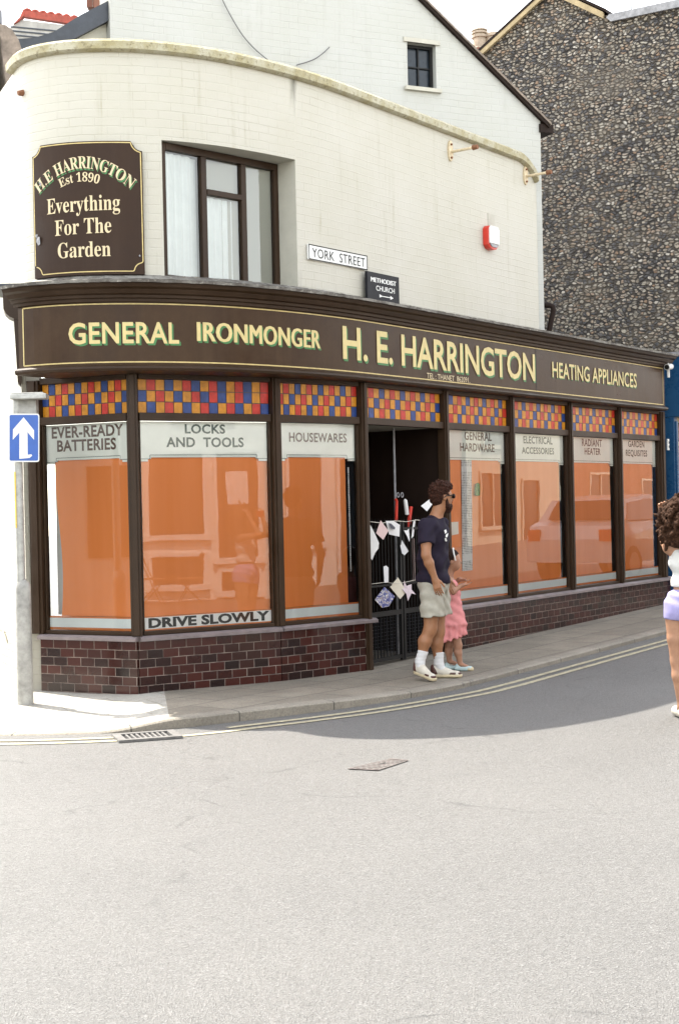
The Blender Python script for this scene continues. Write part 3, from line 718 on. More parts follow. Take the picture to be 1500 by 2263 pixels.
def window(p, q, ncol, gl=0, gr=0, ends=(.05, .05), shift=0, wave=False, door=False):
    f, box, l = SF(p, q); x0, x1 = ends[0], l-ends[1]
    fr = MB()
    box(fr, x0, x1, ZB, ZT0, -.05, .035); box(fr, x0, x1, ZT1, ZF+.02, -.05, .03)
    if not door: box(fr, x0, x1, ZS+.0, ZS+.035, -.05, .02)
    if not door:
        for xa in (x0, x1-.014): box(fr, xa, xa+.014, ZS+.0349, ZB+.0001, -.045, .012)
    w = fr.build('shop_window' if not door else 'door_fanlight', M['brown'], B, bevel=.005)
    # leaded fanlight of coloured glass
    tp = MB(); box(tp, x0, x1, ZT0+.001, ZT1-.001, -.04, -.018, 3)
    cw = (x1-x0)/ncol; rh = (ZT1-ZT0)/3
    for r in range(3):
        for c in range(ncol):
            row = TILEROWS[r]; k = TSEQ[row[(c+shift) % len(row)]] if ncol == 15 and gl == .035 else (0 if (r+c) % 2 == 0 else (1 if ((c+shift+r)//2) % 2 else 2))
            jo = random.uniform(-.0015, .0015); e = .0035
            xa, xb = x0+c*cw+e, x0+(c+1)*cw-e; zb_, za_ = ZT1-r*rh-e, ZT1-(r+1)*rh+e
            P = [f(xa, za_, -.010+jo+random.uniform(-.0012, .0012)), f(xb, za_, -.010+jo+random.uniform(-.0012, .0012)), f(xb, zb_, -.010+jo+random.uniform(-.0012, .0012)), f(xa, zb_, -.010+jo+random.uniform(-.0012, .0012))]
            tp.quad(P, k)
    tp.build('leaded_fanlight', [M['t_o'], M['t_r'], M['t_b'], M['came']], w)
    if door: return w, f, x0, x1
    g = MB(); g.quad([f(x0, ZS+.03, -.02), f(x1, ZS+.03, -.02), f(x1, ZB, -.02), f(x0, ZB, -.02)]); g.build('glass', M['glass'], w)
    bl = MB(); Z = path(ZS+.16, 2.14, .05); n = 14
    def edge(z): return x0+gl+(.03*math.sin((z-.6)*3.4)+.03 if wave else .006*math.sin(z*5))
    for i in range(len(Z)-1):
        for k in range(n):
            a0, a1 = edge(Z[i]), edge(Z[i+1]); b_ = x1-gr
            def pt(a, fz, z): return f(a+(b_-a)*fz, z, -.060+.004*math.sin(9*fz+z))
            bl.quad([pt(a0, k/n, Z[i]), pt(a0, (k+1)/n, Z[i]), pt(a1, (k+1)/n, Z[i+1]), pt(a1, k/n, Z[i+1])])
    bl.build('blind', M['orange'], w, merge=1e-5, smooth=True)
    st = MB()
    box(st, x0+.004, x1-.004, ZS+.06, ZS+.145, -.040, -.030, 0); box(st, x0+.004, x1-.004, ZS+.037, ZS+.059, -.040, -.030, 1); box(st, x0+.004, x1-.004, ZS+.146, ZS+.160, -.040, -.030, 1)
    st.build('strip', [M['strip'], M['orangeedge']], w)
    bk = MB(); box(bk, x0-.04, x1+.04, ZS, ZB, -.42, -.40); box(bk, x0-.04, x1+.04, ZS+.0, ZS+.03, -.40, -.052); bk.build('window_bed', M['darkbrown'], w)
    return w, f, x0, x1
def sill(p, q, ex=(0, 0)):
    f, box, l = SF(p, q); mb = MB()
    P = [(-.10, ZS-.045), (.085, ZS-.045), (.085, ZS-.02), (.05, ZS-.002), (-.10, ZS-.002)]
    mb.prism([f(-ex[0], z, o) for o, z in P], np.array(f(l+ex[1], 0, 0))-np.array(f(-ex[0], 0, 0)))
    mb.build('sill', M['sill'], B)
def base(p, q, mat, ex=(0, 0), under=.35):
    f, box, l = SF(p, q); mb = MB(); a, b_ = -ex[0], l+ex[1]; o = .035
    mb.quad([f(a, -under, o), f(b_, -under, o), f(b_, ZS-.046, o), f(a, ZS-.046, o)], 0, [(a, -under), (b_, -under), (b_, ZS-.046), (a, ZS-.046)])
    for x, s in ((a, 1), (b_, -1)):
        P = [f(x, -under, o), f(x, ZS-.046, o), f(x, ZS-.046, -.35), f(x, -under, -.35)]
        mb.quad(P if s > 0 else P[::-1], 0, [(0, -under), (0, ZS-.046), (.385, ZS-.046), (.385, -under)])
    mb.quad([f(a, -under, -.35), f(a, ZS-.046, -.35), f(b_, ZS-.046, -.35), f(b_, -under, -.35)])
    mb.quad([f(a, ZS-.046, o), f(b_, ZS-.046, o), f(b_, ZS-.046, -.35), f(a, ZS-.046, -.35)])
    mb.build('brick_base', M[mat], B)
WINS = {}
WINS['A'] = window(PA, PB2, 13, gl=.09, wave=True, shift=3); sill(PA, PB2, (0, .03)); base(PA, PB2, 'brick', (0, .012))
WINS['B'] = window(PB2, PC, 15, gl=.035); sill(PB2, PC, (.0, .0)); base(PB2, PC, 'brick', (.005, -.004))
WINS['C'] = window(PC, PD, 14, gr=.12, shift=5); sill(PC, PD, (-.0, .09)); base(PC, PD, 'brick', (.0, .06))
window(PD, PE, 15, door=True, shift=1, ends=(.045, .045))
WINS['D'] = window(PE, PF, 15, gr=.07, shift=3); WINS['E'] = window(PF, PG, 15, gr=.09, shift=6); WINS['F'] = window(PG, PH, 14, gr=.07, shift=2); WINS['G'] = window(PH, PI_, 14, gr=.09, shift=9, ends=(.05, .07))
PEND = Rt(1473)
sill(PE, PEND); base(PE, PEND, 'brick2')

# ---- entrance recess behind the gate
f, box, l = SF(PD, PE); dep = 1.35
mb = MB()
mb.quad([f(.0, 0, -.05), f(.0, 2.5, -.05), f(.0, 2.5, -dep), f(.0, 0, -dep)]); mb.quad([f(l, 0, -.05), f(l, 0, -dep), f(l, 2.5, -dep), f(l, 2.5, -.05)])
mb.quad([f(0, 0, -dep), f(l, 0, -dep), f(l, 2.5, -dep), f(0, 2.5, -dep)])
mb.build('entrance_recess', M['darkbrown'], B)
mb = MB()
for x in (.06, .14, .28): box(mb, x, x+.035, .02, 2.42, -.62-x*.8, -.55-x*.8)
for z in (.5, 1.9): box(mb, .06, .30, z, z+.05, -.66, -.60)
mb.build('side_screen', M['brown'], B)
mb = MB()
for x in (.42, .95): box(mb, x, x+.06, .02, 2.3, -dep+.02, -dep+.09)
box(mb, .42, 1.01, 2.302, 2.37, -dep+.02, -dep+.10); box(mb, .48, .95, .02, .25, -dep+.02, -dep+.07); box(mb, .48, .95, 1.45, 1.52, -dep+.02, -dep+.07)
mb.build('inner_door_frame', M['brown'], B)
mb = MB(); mb.quad([f(0, 2.43, .0), f(l, 2.43, .0), f(l, 2.43, -dep), f(0, 2.43, -dep)]); mb.build('entrance_ceiling', M['render'], B)
mb = MB(); box(mb, -.02, l+.02, -.12, ground(*PD)+.012, -dep, .03); mb.build('doorstep', M['paving'], B)
M['oxred'] = plain('dark_red_panel', (.085, .016, .012), .5, .3, 4)
mb = MB(); box(mb, .485, .945, 1.55, 2.28, -dep+.03, -dep+.06); mb.build('door_panel', M['oxred'], B)
mb = MB(); mb.tube([f(1.02, .05, -.30), f(1.02, 2.42, -.30)], .012, 8); mb.build('gate_post', M['lead'], B)

# ---- fascia, mouldings, cornice
FS0, FS1 = -3.43, on_curve(1467, 850, .22)[0]
FO = .22
fp = path(FS0, FS1, .07)
mb = MB(); mb.sweep([(-.12, 2.845), (FO, 2.845), (FO, 3.46), (-.12, 3.46)], fp); fas = mb.build('fascia', M['fascia'], B)
mb = MB(); mb.sweep([(-.55, ZF), (FO+.005, ZF), (FO+.040, 2.835), (FO+.052, 2.855), (FO+.050, 2.872), (FO+.022, 2.890), (FO+.001, 2.893), (FO+.001, 2.844), (-.55, 2.844)], fp, cap=True)
mb.build('moulding', M['brown'], B)
mb = MB(); co = [(FO-.02, 3.461), (FO+.03, 3.43), (FO+.035, 3.455), (FO+.055, 3.462), (FO+.060, 3.485), (FO+.085, 3.495), (FO+.10, 3.52), (FO+.105, 3.530), (FO+.135, 3.545), (FO+.15, 3.575), (FO+.165, 3.578), (FO+.165, 3.598), (-.02, 3.63), (-.02, 3.461)]
cp_ = path(FS0-.02, FS1+.10, .07)
mb.sweep(co, cp_); mb.build('cornice', M['brown'], B)
mb = MB(); mb.sweep([(FO+.172, 3.578), (FO+.176, 3.602), (.10, 3.655), (.004, 3.70), (.004, 3.64), (FO+.10, 3.6125), (FO+.166, 3.600)], cp_)
o = mb.build('flashing', M['ledge'], B)
# jitter of the lead edge
for v in o.data.vertices: v.co.z += random.uniform(-.003, .003)
# gold lines of the fascia
def fas_pt(s, z, o=.0035): return (*W(s, FO+o), z)
mb = MB()
def ribbon(mb, pts, wd, fn, mi=0):     # polyline in (s,z) turned into a flat ribbon
    pts = [np.array(p, float) for p in pts]
    for i in range(len(pts)-1):
        a, b_ = pts[i], pts[i+1]; d = b_-a; L_ = np.linalg.norm(d); n = np.array([-d[1], d[0]])/L_*wd/2
        mb.quad([fn(*(a-n)), fn(*(b_-n)), fn(*(b_+n)), fn(*(a+n))], mi)
seam = on_curve(1183, 800, FO)[0]
for (a, b_, zt) in ((FS0+.05, FS1-.06, 3.415),):
    ribbon(mb, [(s, zt) for s in path(a, b_, .1)], .011, fas_pt); ribbon(mb, [(s, 2.912) for s in path(a, b_, .1)], .011, fas_pt)
    ribbon(mb, [(a, 2.912), (a, 3.415)], .010, lambda s, z: fas_pt(s, z, .004)); ribbon(mb, [(b_, 2.912), (b_, 3.415)], .010, lambda s, z: fas_pt(s, z, .004))
mb.build('gold_line', M['gold'], fas)
mb = MB(); ribbon(mb, [(seam, 2.90), (seam, 3.43)], .012, fas_pt); mb.build('board_joint', M['black'], fas)
def fline(text, u0, u1, vb0, vb1, vt0, weight, shade=.016, mat='cream', space=1.0, dup=(0,)):
    s0, zb0 = on_curve(u0, vb0, FO); s1, zb1 = on_curve(u1, vb1, FO); zt = on_curve(u0, vt0, FO)[1]
    zb = (zb0+zb1)/2; h = zt-zb
    for du in dup: pass
    k = .0052
    if shade:
        mb = MB()
        for j, du in enumerate(dup):
            letter(mb, text, lambda x, y: fas_pt(s0+(s1-s0)*x+shade*.9+du*k, zb+h*y-shade, .0035+j*.0003), 0, weight, space)
            letter(mb, text, lambda x, y: fas_pt(s0+(s1-s0)*x+shade*.45+du*k, zb+h*y-shade*.5, .002+j*.0002), 0, weight, space)
        mb.build('letter_shade', M['green'], fas)
    mb = MB()
    for j, du in enumerate(dup): letter(mb, text, lambda x, y: fas_pt(s0+(s1-s0)*x+du*k, zb+h*y, .006+j*.0003), 0, weight, space)
    mb.build('lettering', M[mat], fas)
fline('GENERAL', 153, 396, 763, 756, 716, .020, space=1.06)
fline('IRONMONGER', 437, 706, 756, 768, 712, 0, .016, space=1.06, dup=(-1.3, -.65, 0, .65, 1.3))
fline('H. E. HARRINGTON', 757, 1181, 794, 839, 722, .018, .020)
fline('HEATING APPLIANCES', 1219, 1405, 836, 854, 800, .012, .010, space=1.02)
fline('TEL : THANET  862091.', 942, 1037, 836, 846, 824, .0, 0, 'cream2')
# ---- left end of the fascia: end board, console and cornice return on the flank
e = W(FS0, 0); en = Wn(FS0); et = Wt(FS0)
mb = MB(); P = [at_depth(u, v, 12.98) for u, v in ((31, 703), (47, 700), (48, 846), (40, 846))]; mb.prism(P, (-.05, .25, 0)); mb.build('fascia_end', M['brown'], B)
mb = MB(); P = [at_depth(u, v, 12.97) for u, v in ((7, 640), (14, 652), (40, 655), (50, 665), (50, 706), (33, 704), (22, 700), (13, 692), (8, 682), (7, 660))]; mb.prism(P, (-.05, .22, 0)); mb.build('console', M['brown'], B)
mb = MB(); P = [at_depth(u, v, 13.02) for u, v in ((-8, 627), (58, 626), (66, 634), (64, 641), (-8, 640))]; mb.prism(P, (-.08, .5, 0)); mb.build('cornice_return', M['leaddark'], B)
mb = MB(); P = [at_depth(u, v, 13.05) for u, v in ((41, 846), (62, 846), (62, 880), (56, 868), (50, 860))]; mb.prism(P, (-.05, .2, 0)); mb.build('console', M['brown'], B)
# plain cladding behind the front and the flat roof of the extension
mb = MB()
Pp = [W(s, -.13) for s in path(FS0-.3, FS1, .4)]; back = [Pp[-1]-nR*4.2, np.array([-3.6, 15.4])]
poly = [(*p, 3.46) for p in Pp]+[(*p, 3.46) for p in back]
mb.quad(poly)
mb.build('flat_roof', M['lead'], B)
mb = MB(); a = W(FS1, -.1); mb.quad([(*a, -.2), (*(a-nR*4.2), -.2), (*(a-nR*4.2), 3.45), (*a, 3.45)]); mb.build('side_wall', M['render'], B)
mb = MB(); Pi = [PA, PB2, PC, PD]
for p, q in ((PD, PE),): pass
mb.quad([(*(PE-nR*.55), 0), (*(PEND-nR*.55), 0), (*(PEND-nR*.55), 2.83), (*(PE-nR*.55), 2.83)])
mb.build('shop_inner_wall', M['darkbrown'], B)
# ================================================================== signs on and in the shop front
PTS = {'A': (PA, PB2), 'B': (PB2, PC), 'C': (PC, PD), 'D': (PE, PF), 'E': (PF, PG), 'F': (PG, PH), 'G': (PH, PI_)}
def on_front(key, u, v, o=0.0):
    p, q = PTS[key]; t, n, l = seg(p, q); a = p+n*o
    P = on_plane(u, v, (*a, 0), (*n, 0)); return float(np.dot(P[:2]-a, t)), float(P[2])
BOARDS = {
 'A': [('EVER-READY', 115, 273, 961, 958, 940), ('BATTERIES', 127, 257, 991, 988, 969)],
 'B': [('LOCKS', 409, 498, 955.5, 955.5, 936), ('AND  TOOLS', 368, 539, 985.5, 985.5, 965)],
 'C': [('HOUSEWARES', 639, 766, 970.5, 972.5, 951)],
 'D': [('GENERAL', 1026, 1086, 972, 974, 954), ('HARDWARE', 1016.5, 1092, 996.5, 999, 979)],
 'E': [('ELECTRICAL', 1156, 1220, 979, 982, 964), ('ACCESSORIES', 1152.6, 1223.5, 1002, 1004, 988)],
 'F': [('RADIANT', 1285, 1329, 985.5, 987, 970), ('HEATER', 1291, 1326, 1004, 1005, 990)],
 'G': [('GARDEN', 1387, 1422.6, 987.5, 988.5, 974), ('REQUISITES', 1382, 1429, 1007.5, 1008.5, 994)]}
BLAB = {'A': 'pale header board lettered for batteries in the leftmost shop window', 'B': 'wide pale header board lettered LOCKS AND TOOLS in dark green', 'C': 'pale header board lettered HOUSEWARES left of the doorway',
 'D': 'pale header board lettered GENERAL HARDWARE right of the doorway', 'E': 'pale header board lettered ELECTRICAL ACCESSORIES', 'F': 'pale header board lettered RADIANT HEATER', 'G': 'pale header board lettered GARDEN REQUISITES at the right end'}
for key, lines in BOARDS.items():
    w, f, x0, x1 = WINS[key]
    loc = f((x0+x1)/2, 2.06, -.05); th = thing('window_sign', loc, BLAB[key], 'sign', 'header boards in the shop windows')
    zb, zt, e, d = 2.095, 2.418, .13, .035
    def o1(z): return -.060
    P = [(x0+.002, zb-d), (x0+e-.03, zb-d), (x0+e-.03, zb-.012), (x0+e, zb-.012), (x0+e, zb), (x1-e, zb), (x1-e, zb-.012), (x1-e+.03, zb-.012), (x1-e+.03, zb-d), (x1-.002, zb-d), (x1-.002, zt), (x0+.002, zt)]
    mb = MB(); n_ = np.array(f(0, 0, -.012))-np.array(f(0, 0, 0)); mb.prism([f(x, z, -.040) for x, z in P], n_); mb.build('board', M['signboard'], th)
    mb = MB(); fn = lambda x, z: f(x, z, -.0375)
    g = .022; ribbon(mb, [(x0+.002, zb-d+g), (x0+e-.03-g*.0+.02, zb-d+g), (x0+e-.01, zb+g), (x1-e+.01, zb+g), (x1-e+.01, zb-d+g), (x1-.002, zb-d+g)], .005, fn)
    mb.build('border_line', M['dgreen'], th)
    for (t, u0, u1, v0, v1, vt) in lines:
        a = on_front(key, u0, v0, -.037); b_ = on_front(key, u1, v1, -.037); zt_ = on_front(key, u0, vt, -.037)[1]; zb_ = (a[1]+b_[1])/2
        if key in 'AC': zb_ -= .022; zt_ -= .022
        if key == 'B': zb_ -= .008; zt_ -= .008
        mb = MB(); letter(mb, t, lambda x, y: f(a[0]+(b_[0]-a[0])*x, zb_+(zt_-zb_)*y, -.037), 0, .026 if key in 'AB' else .018, 1.05)
        mb.build('lettering', M['brownletter' if key in 'ACDF' else 'dgreen'], th)
# DRIVE SLOWLY along the foot of the second window
w, f, x0, x1 = WINS['B']
th = thing('window_sign', f((x0+x1)/2, ZS+.05, -.03), 'white strip with bold black letters DRIVE SLOWLY at the foot of a window', 'sign')
mb = MB(); mb.prism([f(x0+.006, ZS+.05, -.0245), f(x1-.006, ZS+.05, -.0245), f(x1-.006, ZS+.153, -.0245), f(x0+.006, ZS+.153, -.0245)], np.array(f(0, 0, -.004))-np.array(f(0, 0, 0))); mb.build('board', M['stripwhite'], th)
a = on_front('B', 329, 1394, -.022); b_ = on_front('B', 596, 1379, -.022)
mb = MB(); letter(mb, 'DRIVE SLOWLY', lambda x, y: f(a[0]+(b_[0]-a[0])*x, ZS+.064+.078*y, -.0225), 0, .045, 1.02); mb.build('lettering', M['black'], th)
# printed list hanging in the window beside the door, small notice, green card
M['print'] = plain('printed_list', (.70, .72, .70), .6, .03, 4)
def print_mat():
    m, nt, b, N, L = _m('printed_list_lines'); v = coords(nt, 'Object', (1, 1, 1))
    sx = N.new('ShaderNodeSeparateXYZ'); L.new(v, sx.inputs[0])
    ln = math_n(nt, 'FRACT', math_n(nt, 'MULTIPLY', sx.outputs[2], 55)); ln = math_n(nt, 'GREATER_THAN', ln, .5)
    wd = ramp(nt, noise(nt, coords(nt, 'Object', (60, 60, 8)), 1.4, 3), [(.44, 0.), (.52, 1.)])
    gp = ramp(nt, noise(nt, coords(nt, 'Object', (.1, .1, 5)), 2.4, 1), [(.40, 0.), (.43, 1.)])
    k = math_n(nt, 'MULTIPLY', math_n(nt, 'MULTIPLY', ln, wd), gp)
    L.new(mix(nt, k, (.70, .72, .71), (.16, .17, .17)), b.inputs['Base Color']); b.inputs['Roughness'].default_value = .6; return m
M['print'] = print_mat()
w, f, x0, x1 = WINS['D']
def card(key, pts, o, th_, mat, name, label, cat, z0=None):
    p = [on_front(key, u, v, o) for u, v in pts]; w, f, x0, x1 = WINS[key]
    mb = MB(); mb.prism([f(x, z, o) for x, z in p], np.array(f(0, 0, -th_))-np.array(f(0, 0, 0)))
    o_ = mb.build(name, mat); return tag(o_, label, cat)
card('D', [(1021.5, 1262), (1043.5, 1260), (1041.5, 1015), (1019, 1013)], -.05, .003, M['print'], 'paper_list', 'long narrow printed paper list hanging in the window right of the doorway', 'paper')
card('D', [(998, 1183), (1013, 1180), (1012, 1153), (997, 1154)], -.026, .003, M['signboard'], 'notice', 'small pale notice stuck low behind the man on the window glass', 'notice')
M['greencard'] = plain('green_card', (.06, .22, .06), .5, .6, 30)
card('D', [(1050, 1094), (1054, 1096), (1060, 1095), (1060, 1070), (1056, 1067), (1051, 1070)], -.028, .012, M['greencard'], 'window_ornament', 'small green ornament stuck on the orange window', 'ornament')
w, f, x0, x1 = WINS['A']
mb = MB(); mb.quad([f(x0-.02, ZS+.16, -.2), f(x0+.30, ZS+.16, -.2), f(x0+.30, 2.1, -.2), f(x0-.02, 2.1, -.2)]); mb.build('bright_view_card', M['white'], B)  # white card added behind the glass, standing in for a sunlit view
w, f, x0, x1 = WINS['C']
mb = MB(); mb.prism([f(x1-.085, .98, -.06), f(x1-.07, .98, -.06), f(x1-.075, 2.0, -.06), f(x1-.09, 2.0, -.06)], np.array(f(0, 0, -.004))-np.array(f(0, 0, 0)))
tag(mb.build('paper_tape', M['print']), 'thin white paper tape hanging in the dark gap beside the doorway post', 'paper tape')

# garden board on the curved wall
BO = .035
def sz(u, v): return on_curve(u, v, BO)
gs0, gs1 = sz(75, 480)[0], sz(318, 480)[0]; gzt = (sz(150, 318)[1]+sz(285, 308)[1])/2; gzg = (sz(88, 611)[1]+sz(300, 597)[1])/2; gzb = 3.70
th = thing('shop_sign', (*W((gs0+gs1)/2, 0), gzb), 'dark brown curved board with cream serif lettering and notched corners, left of the upper window', 'sign')
NR = .085; u_line = path(gs0, gs1, .02)
def gtop(s):
    d = min(s-gs0, gs1-s)
    return gzt if d >= NR else gzt-math.sqrt(max(0, NR**2-d**2))
mb = MB()
for i in range(len(u_line)-1):
    a, b_ = u_line[i], u_line[i+1]; za, zb_ = gtop(a), gtop(b_)
    for (z0a, z0b, z1a, z1b) in ((gzb, gzb, za, zb_),):
        mb.quad([(*W(a, BO), z0a), (*W(b_, BO), z0b), (*W(b_, BO), z1b), (*W(a, BO), z1a)])
    mb.quad([(*W(a, BO), za), (*W(b_, BO), zb_), (*W(b_, .0), zb_), (*W(a, .0), za)]); mb.quad([(*W(a, .0), gzb), (*W(b_, .0), gzb), (*W(b_, BO), gzb), (*W(a, BO), gzb)])
for s in (gs0, gs1): mb.quad([(*W(s, BO), gzb), (*W(s, BO), gtop(s)), (*W(s, 0), gtop(s)), (*W(s, 0), gzb)])
mb.build('board', M['board'], th)
gp = lambda s, z, o=.003: (*W(s, BO+o), z)
mb = MB(); ins = .014
def notch(cx, cz, r, a0, a1): return [(cx+r*math.cos(RAD(a)), cz+r*math.sin(RAD(a))) for a in np.linspace(a0, a1, 8)]
r = NR+ins
out = notch(gs0, gzt, r, -81, -9)+[(s, gzt-ins) for s in path(gs0+r, gs1-r, .08)]+notch(gs1, gzt, r, 189, 261)+[(gs1-ins, gzg+NR)]+notch(gs1-ins, gzg, NR-.01, 100, 172)+[(s, gzg) for s in path(gs1-r, gs0+r, .08)]+notch(gs0+ins, gzg, NR-.01, 8, 80)
ribbon(mb, out, .009, gp); ribbon(mb, [(gs0+ins, gzg+NR), (gs0+ins, gzt-r)], .009, gp)
mb.build('gold_line', M['gold'], th)
def gline(text, pa, pb, ptop, weight=0.0, mat='cream2'):
    a, b_, t = sz(*pa), sz(*pb), sz(*ptop); h = t[1]-a[1]
    mb = MB(); letter(mb, text, lambda x, y: gp(a[0]+(b_[0]-a[0])*x, a[1]+(b_[1]-a[1])*x+h*y, .005), 0, weight); mb.build('lettering', M[mat], th)
gline(serif('Everything'), (105.5, 474.5), (266, 463.5), (105, 441)); gline(serif('For The'), (123, 522), (247, 514), (122.5, 488)); gline(serif('Garden'), (129.5, 571.5), (245.5, 566), (130, 538))
def arch(text, pts, hcap, weight=0.0, mat='cream2', sh=(0, 0), o=.005):
    q = [sz(*p) for p in pts]; S = [a[0] for a in q]; Z = [a[1] for a in q]; co_ = np.polyfit(S, Z, 2)
    def fn(x, y):
        s = S[0]+(S[-1]-S[0])*x; z = np.polyval(co_, s); d = 2*co_[0]*s+co_[1]; k = 1/math.hypot(1, d)
        return gp(s-d*k*y*hcap*.8+sh[0], z+k*y*hcap+sh[1], o)
    mb = MB(); letter(mb, text, fn, 0, weight); mb.build('lettering' if mat != 'green' else 'letter_shade', M[mat], th)
for m_, sh_, o_ in (('green', (.006, -.016), .003), ('cream2', (0, 0), .006)):
    arch(serif('H.E HARRINGTON'), ((88, 428), (186, 372), (289, 418)), .105, 0, m_, sh_, o_)
arch(serif('Est 1890'), ((135, 415), (175, 401.5), (218, 407)), .078)
for k, (u, v) in enumerate(((92, 408), (88, 530), (84, 522), (309, 566))):
    s, z = sz(u, v); mb = MB(); m_ = 7; r0 = (.035, .05, .03, .014)[k]
    ring = [gp(s+r0*random.uniform(.3, 1)*math.cos(q*6.283/m_)*.6, z+r0*random.uniform(.4, 1.1)*math.sin(q*6.283/m_), random.uniform(.006, .02)) for q in range(m_)]
    c = gp(s, z, .014)
    for q in range(m_): mb.quad([c, ring[q], ring[(q+1) % m_]])
    mb.build('peeling_paint', M['lead'], th)

# street name plate and church direction plate
def plate(name, corners, off, label, cat, thick=.02, lean=0.0):
    q = [on_curve(u, v, off) for u, v in corners]; s0 = (q[0][0]+q[3][0])/2; s1 = (q[1][0]+q[2][0])/2; zt = (q[0][1]+q[1][1])/2; zb = (q[2][1]+q[3][1])/2
    p0, p1 = W(s0, off), W(s1, off); t = (p1-p0)/np.linalg.norm(p1-p0); n = np.array([t[1], -t[0]])
    def f(x, y, o=0): return (*(p0+(p1-p0)*x+n*(o+lean*(1-y)*0.1)), zb+(zt-zb)*y)
    th = thing(name, f(.5, 0), label, cat); return th, f
th, f = plate('street_sign', ((682.4, 540), (812, 564), (811, 596), (681.6, 573.6)), .03, 'white street name plate with black letters YORK STREET on the cream wall', 'street sign')
bd = lambda f, o, d: (np.array(f(0, 0, o-d))-np.array(f(0, 0, o)))
mb = MB(); mb.prism([f(0, 0), f(1, 0), f(1, 1), f(0, 1)], bd(f, 0, .022)); mb.build('plate', M['white'], th, bevel=.004)
mb = MB()
for a, b_ in (((.0, .04), (1, .04)), ((1, .04), (1, .96)), ((1, .96), (0, .96)), ((0, .96), (0, .04))):
    pass
for (x0_, x1_, y0_, y1_) in ((.0, 1, .0, .07), (.0, 1, .93, 1.), (.0, .012, .07, .93), (.988, 1, .07, .93)): mb.quad([f(x0_, y0_, .002), f(x1_, y0_, .002), f(x1_, y1_, .002), f(x0_, y1_, .002)])
mb.build('border', M['black'], th)
mb = MB(); letter(mb, 'YORK  STREET', lambda x, y: f(.055+.90*x, .18+.60*y, .003), 0, .0, 1.06); mb.build('lettering', M['black'], th)
th, f = plate('direction_sign', ((810, 599), (881, 612), (883, 676), (813, 661.6)), .075, 'small black plate lettered METHODIST CHURCH with a white arrow, under the street name', 'sign', lean=.0)
mb = MB(); mb.prism([f(0, 0), f(1, 0), f(1, 1), f(0, 1)], bd(f, 0, .03)); mb.build('plate', plain('black_sign', (.008, .008, .011), .55, .4, 9, spec=.2), th, bevel=.004)
mb = MB(); [letter(mb, 'METHODIST', lambda x, y: f(.10+.78*x+q*.006, .66+.155*y, .003+q*.0003), 0, 0) for q in (0, 1, 2)]; letter(mb, 'CHURCH', lambda x, y: f(.26+.58*x, .38+.17*y, .003), 0, .012); mb.build('lettering', M['white'], th)
mb = MB(); mb.quad([f(.42, .195, .003), f(.72, .195, .003), f(.72, .225, .003), f(.42, .225, .003)]); mb.quad([f(.70, .14, .003), f(.80, .21, .003), f(.70, .28, .003)]); mb.quad([f(.36, .15, .003), f(.44, .195, .003), f(.44, .225, .003), f(.36, .27, .003)]); mb.build('arrow', M['white'], th)

# alarm box
s, z = on_curve(1077, 525, .0); th = thing('alarm_box', (*W(s, 0), z-.13), 'red and white burglar alarm box high on the cream wall', 'alarm box')
w2, h2, d2 = .115, .118, .075
outl = [(-w2, -h2+.02), (-w2*.6, -h2-.02), (0, -h2-.032), (w2*.6, -h2-.02), (w2, -h2+.02), (w2, h2-.03), (w2-.03, h2), (-w2+.03, h2), (-w2, h2-.03)]
L_ = lambda x, zz, o: (*(W(s, o)+Wt(s)*x), z+zz)
mb = MB(); mb.prism([L_(x, zz, d2) for x, zz in outl], np.array(L_(0, 0, 0))-np.array(L_(0, 0, d2))); mb.build('case', M['red'], th, bevel=.01)
mb = MB(); inn = [(x*.93, zz*.93+.006) for x, zz in outl]; inn = [(x, max(zz, -h2*.70)) for x, zz in inn]
mb.prism([L_(x, zz, d2+.018) for x, zz in inn], np.array(L_(0, 0, 0))-np.array(L_(0, 0, .017))); mb.build('cover', M['white'], th, bevel=.006)
mb = MB(); mb.prism([L_(x, zz, d2+.014) for x, zz in ((-w2*.86, -h2*.74), (-w2*.45, -h2*1.02), (w2*.45, -h2*1.02), (w2*.86, -h2*.74))], np.array(L_(0, 0, 0))-np.array(L_(0, 0, .012))); mb.build('lens', M['lead'], th)
# painted-over air brick above it, small air brick on the flank
def airbrick(u, v, w_, h_, nx, ny, hole, label):
    s, z = on_curve(u, v, 0); f = lambda x, zz, o: (*(W(s, o)+Wt(s)*x), z+zz)
    mb = MB(); mb.prism([f(-w_, -h_, .006), f(w_, -h_, .006), f(w_, h_, .006), f(-w_, h_, .006)], np.array(f(0, 0, 0))-np.array(f(0, 0, .006)))
    for i in range(nx):
        for j in range(ny):
            x = -w_+2*w_*(i+.5)/nx; zz = -h_+2*h_*(j+.5)/ny; a, b_ = w_/nx*.5, h_/ny*.5
            mb.quad([f(x-a, zz-b_, .008), f(x+a, zz-b_, .008), f(x+a, zz+b_, .008), f(x-a, zz+b_, .008)], 1)
    o = mb.build('air_brick', [M['render'], hole], B)
M['softhole'] = plain('painted_vent_slot', (.42, .40, .34), .8)
airbrick(1084, 487, .075, .075, 4, 5, M['softhole'], ''); airbrick(7, 793, .12, .036, 7, 3, M['rust'], '')
s, z = on_curve(52, 205, 0); mb = MB(); mb.tube([(*W(s, 0), z), (*W(s, .05), z-.01)], [.03, .022], 7); mb.build('rusty_bolt', M['rust'], B)
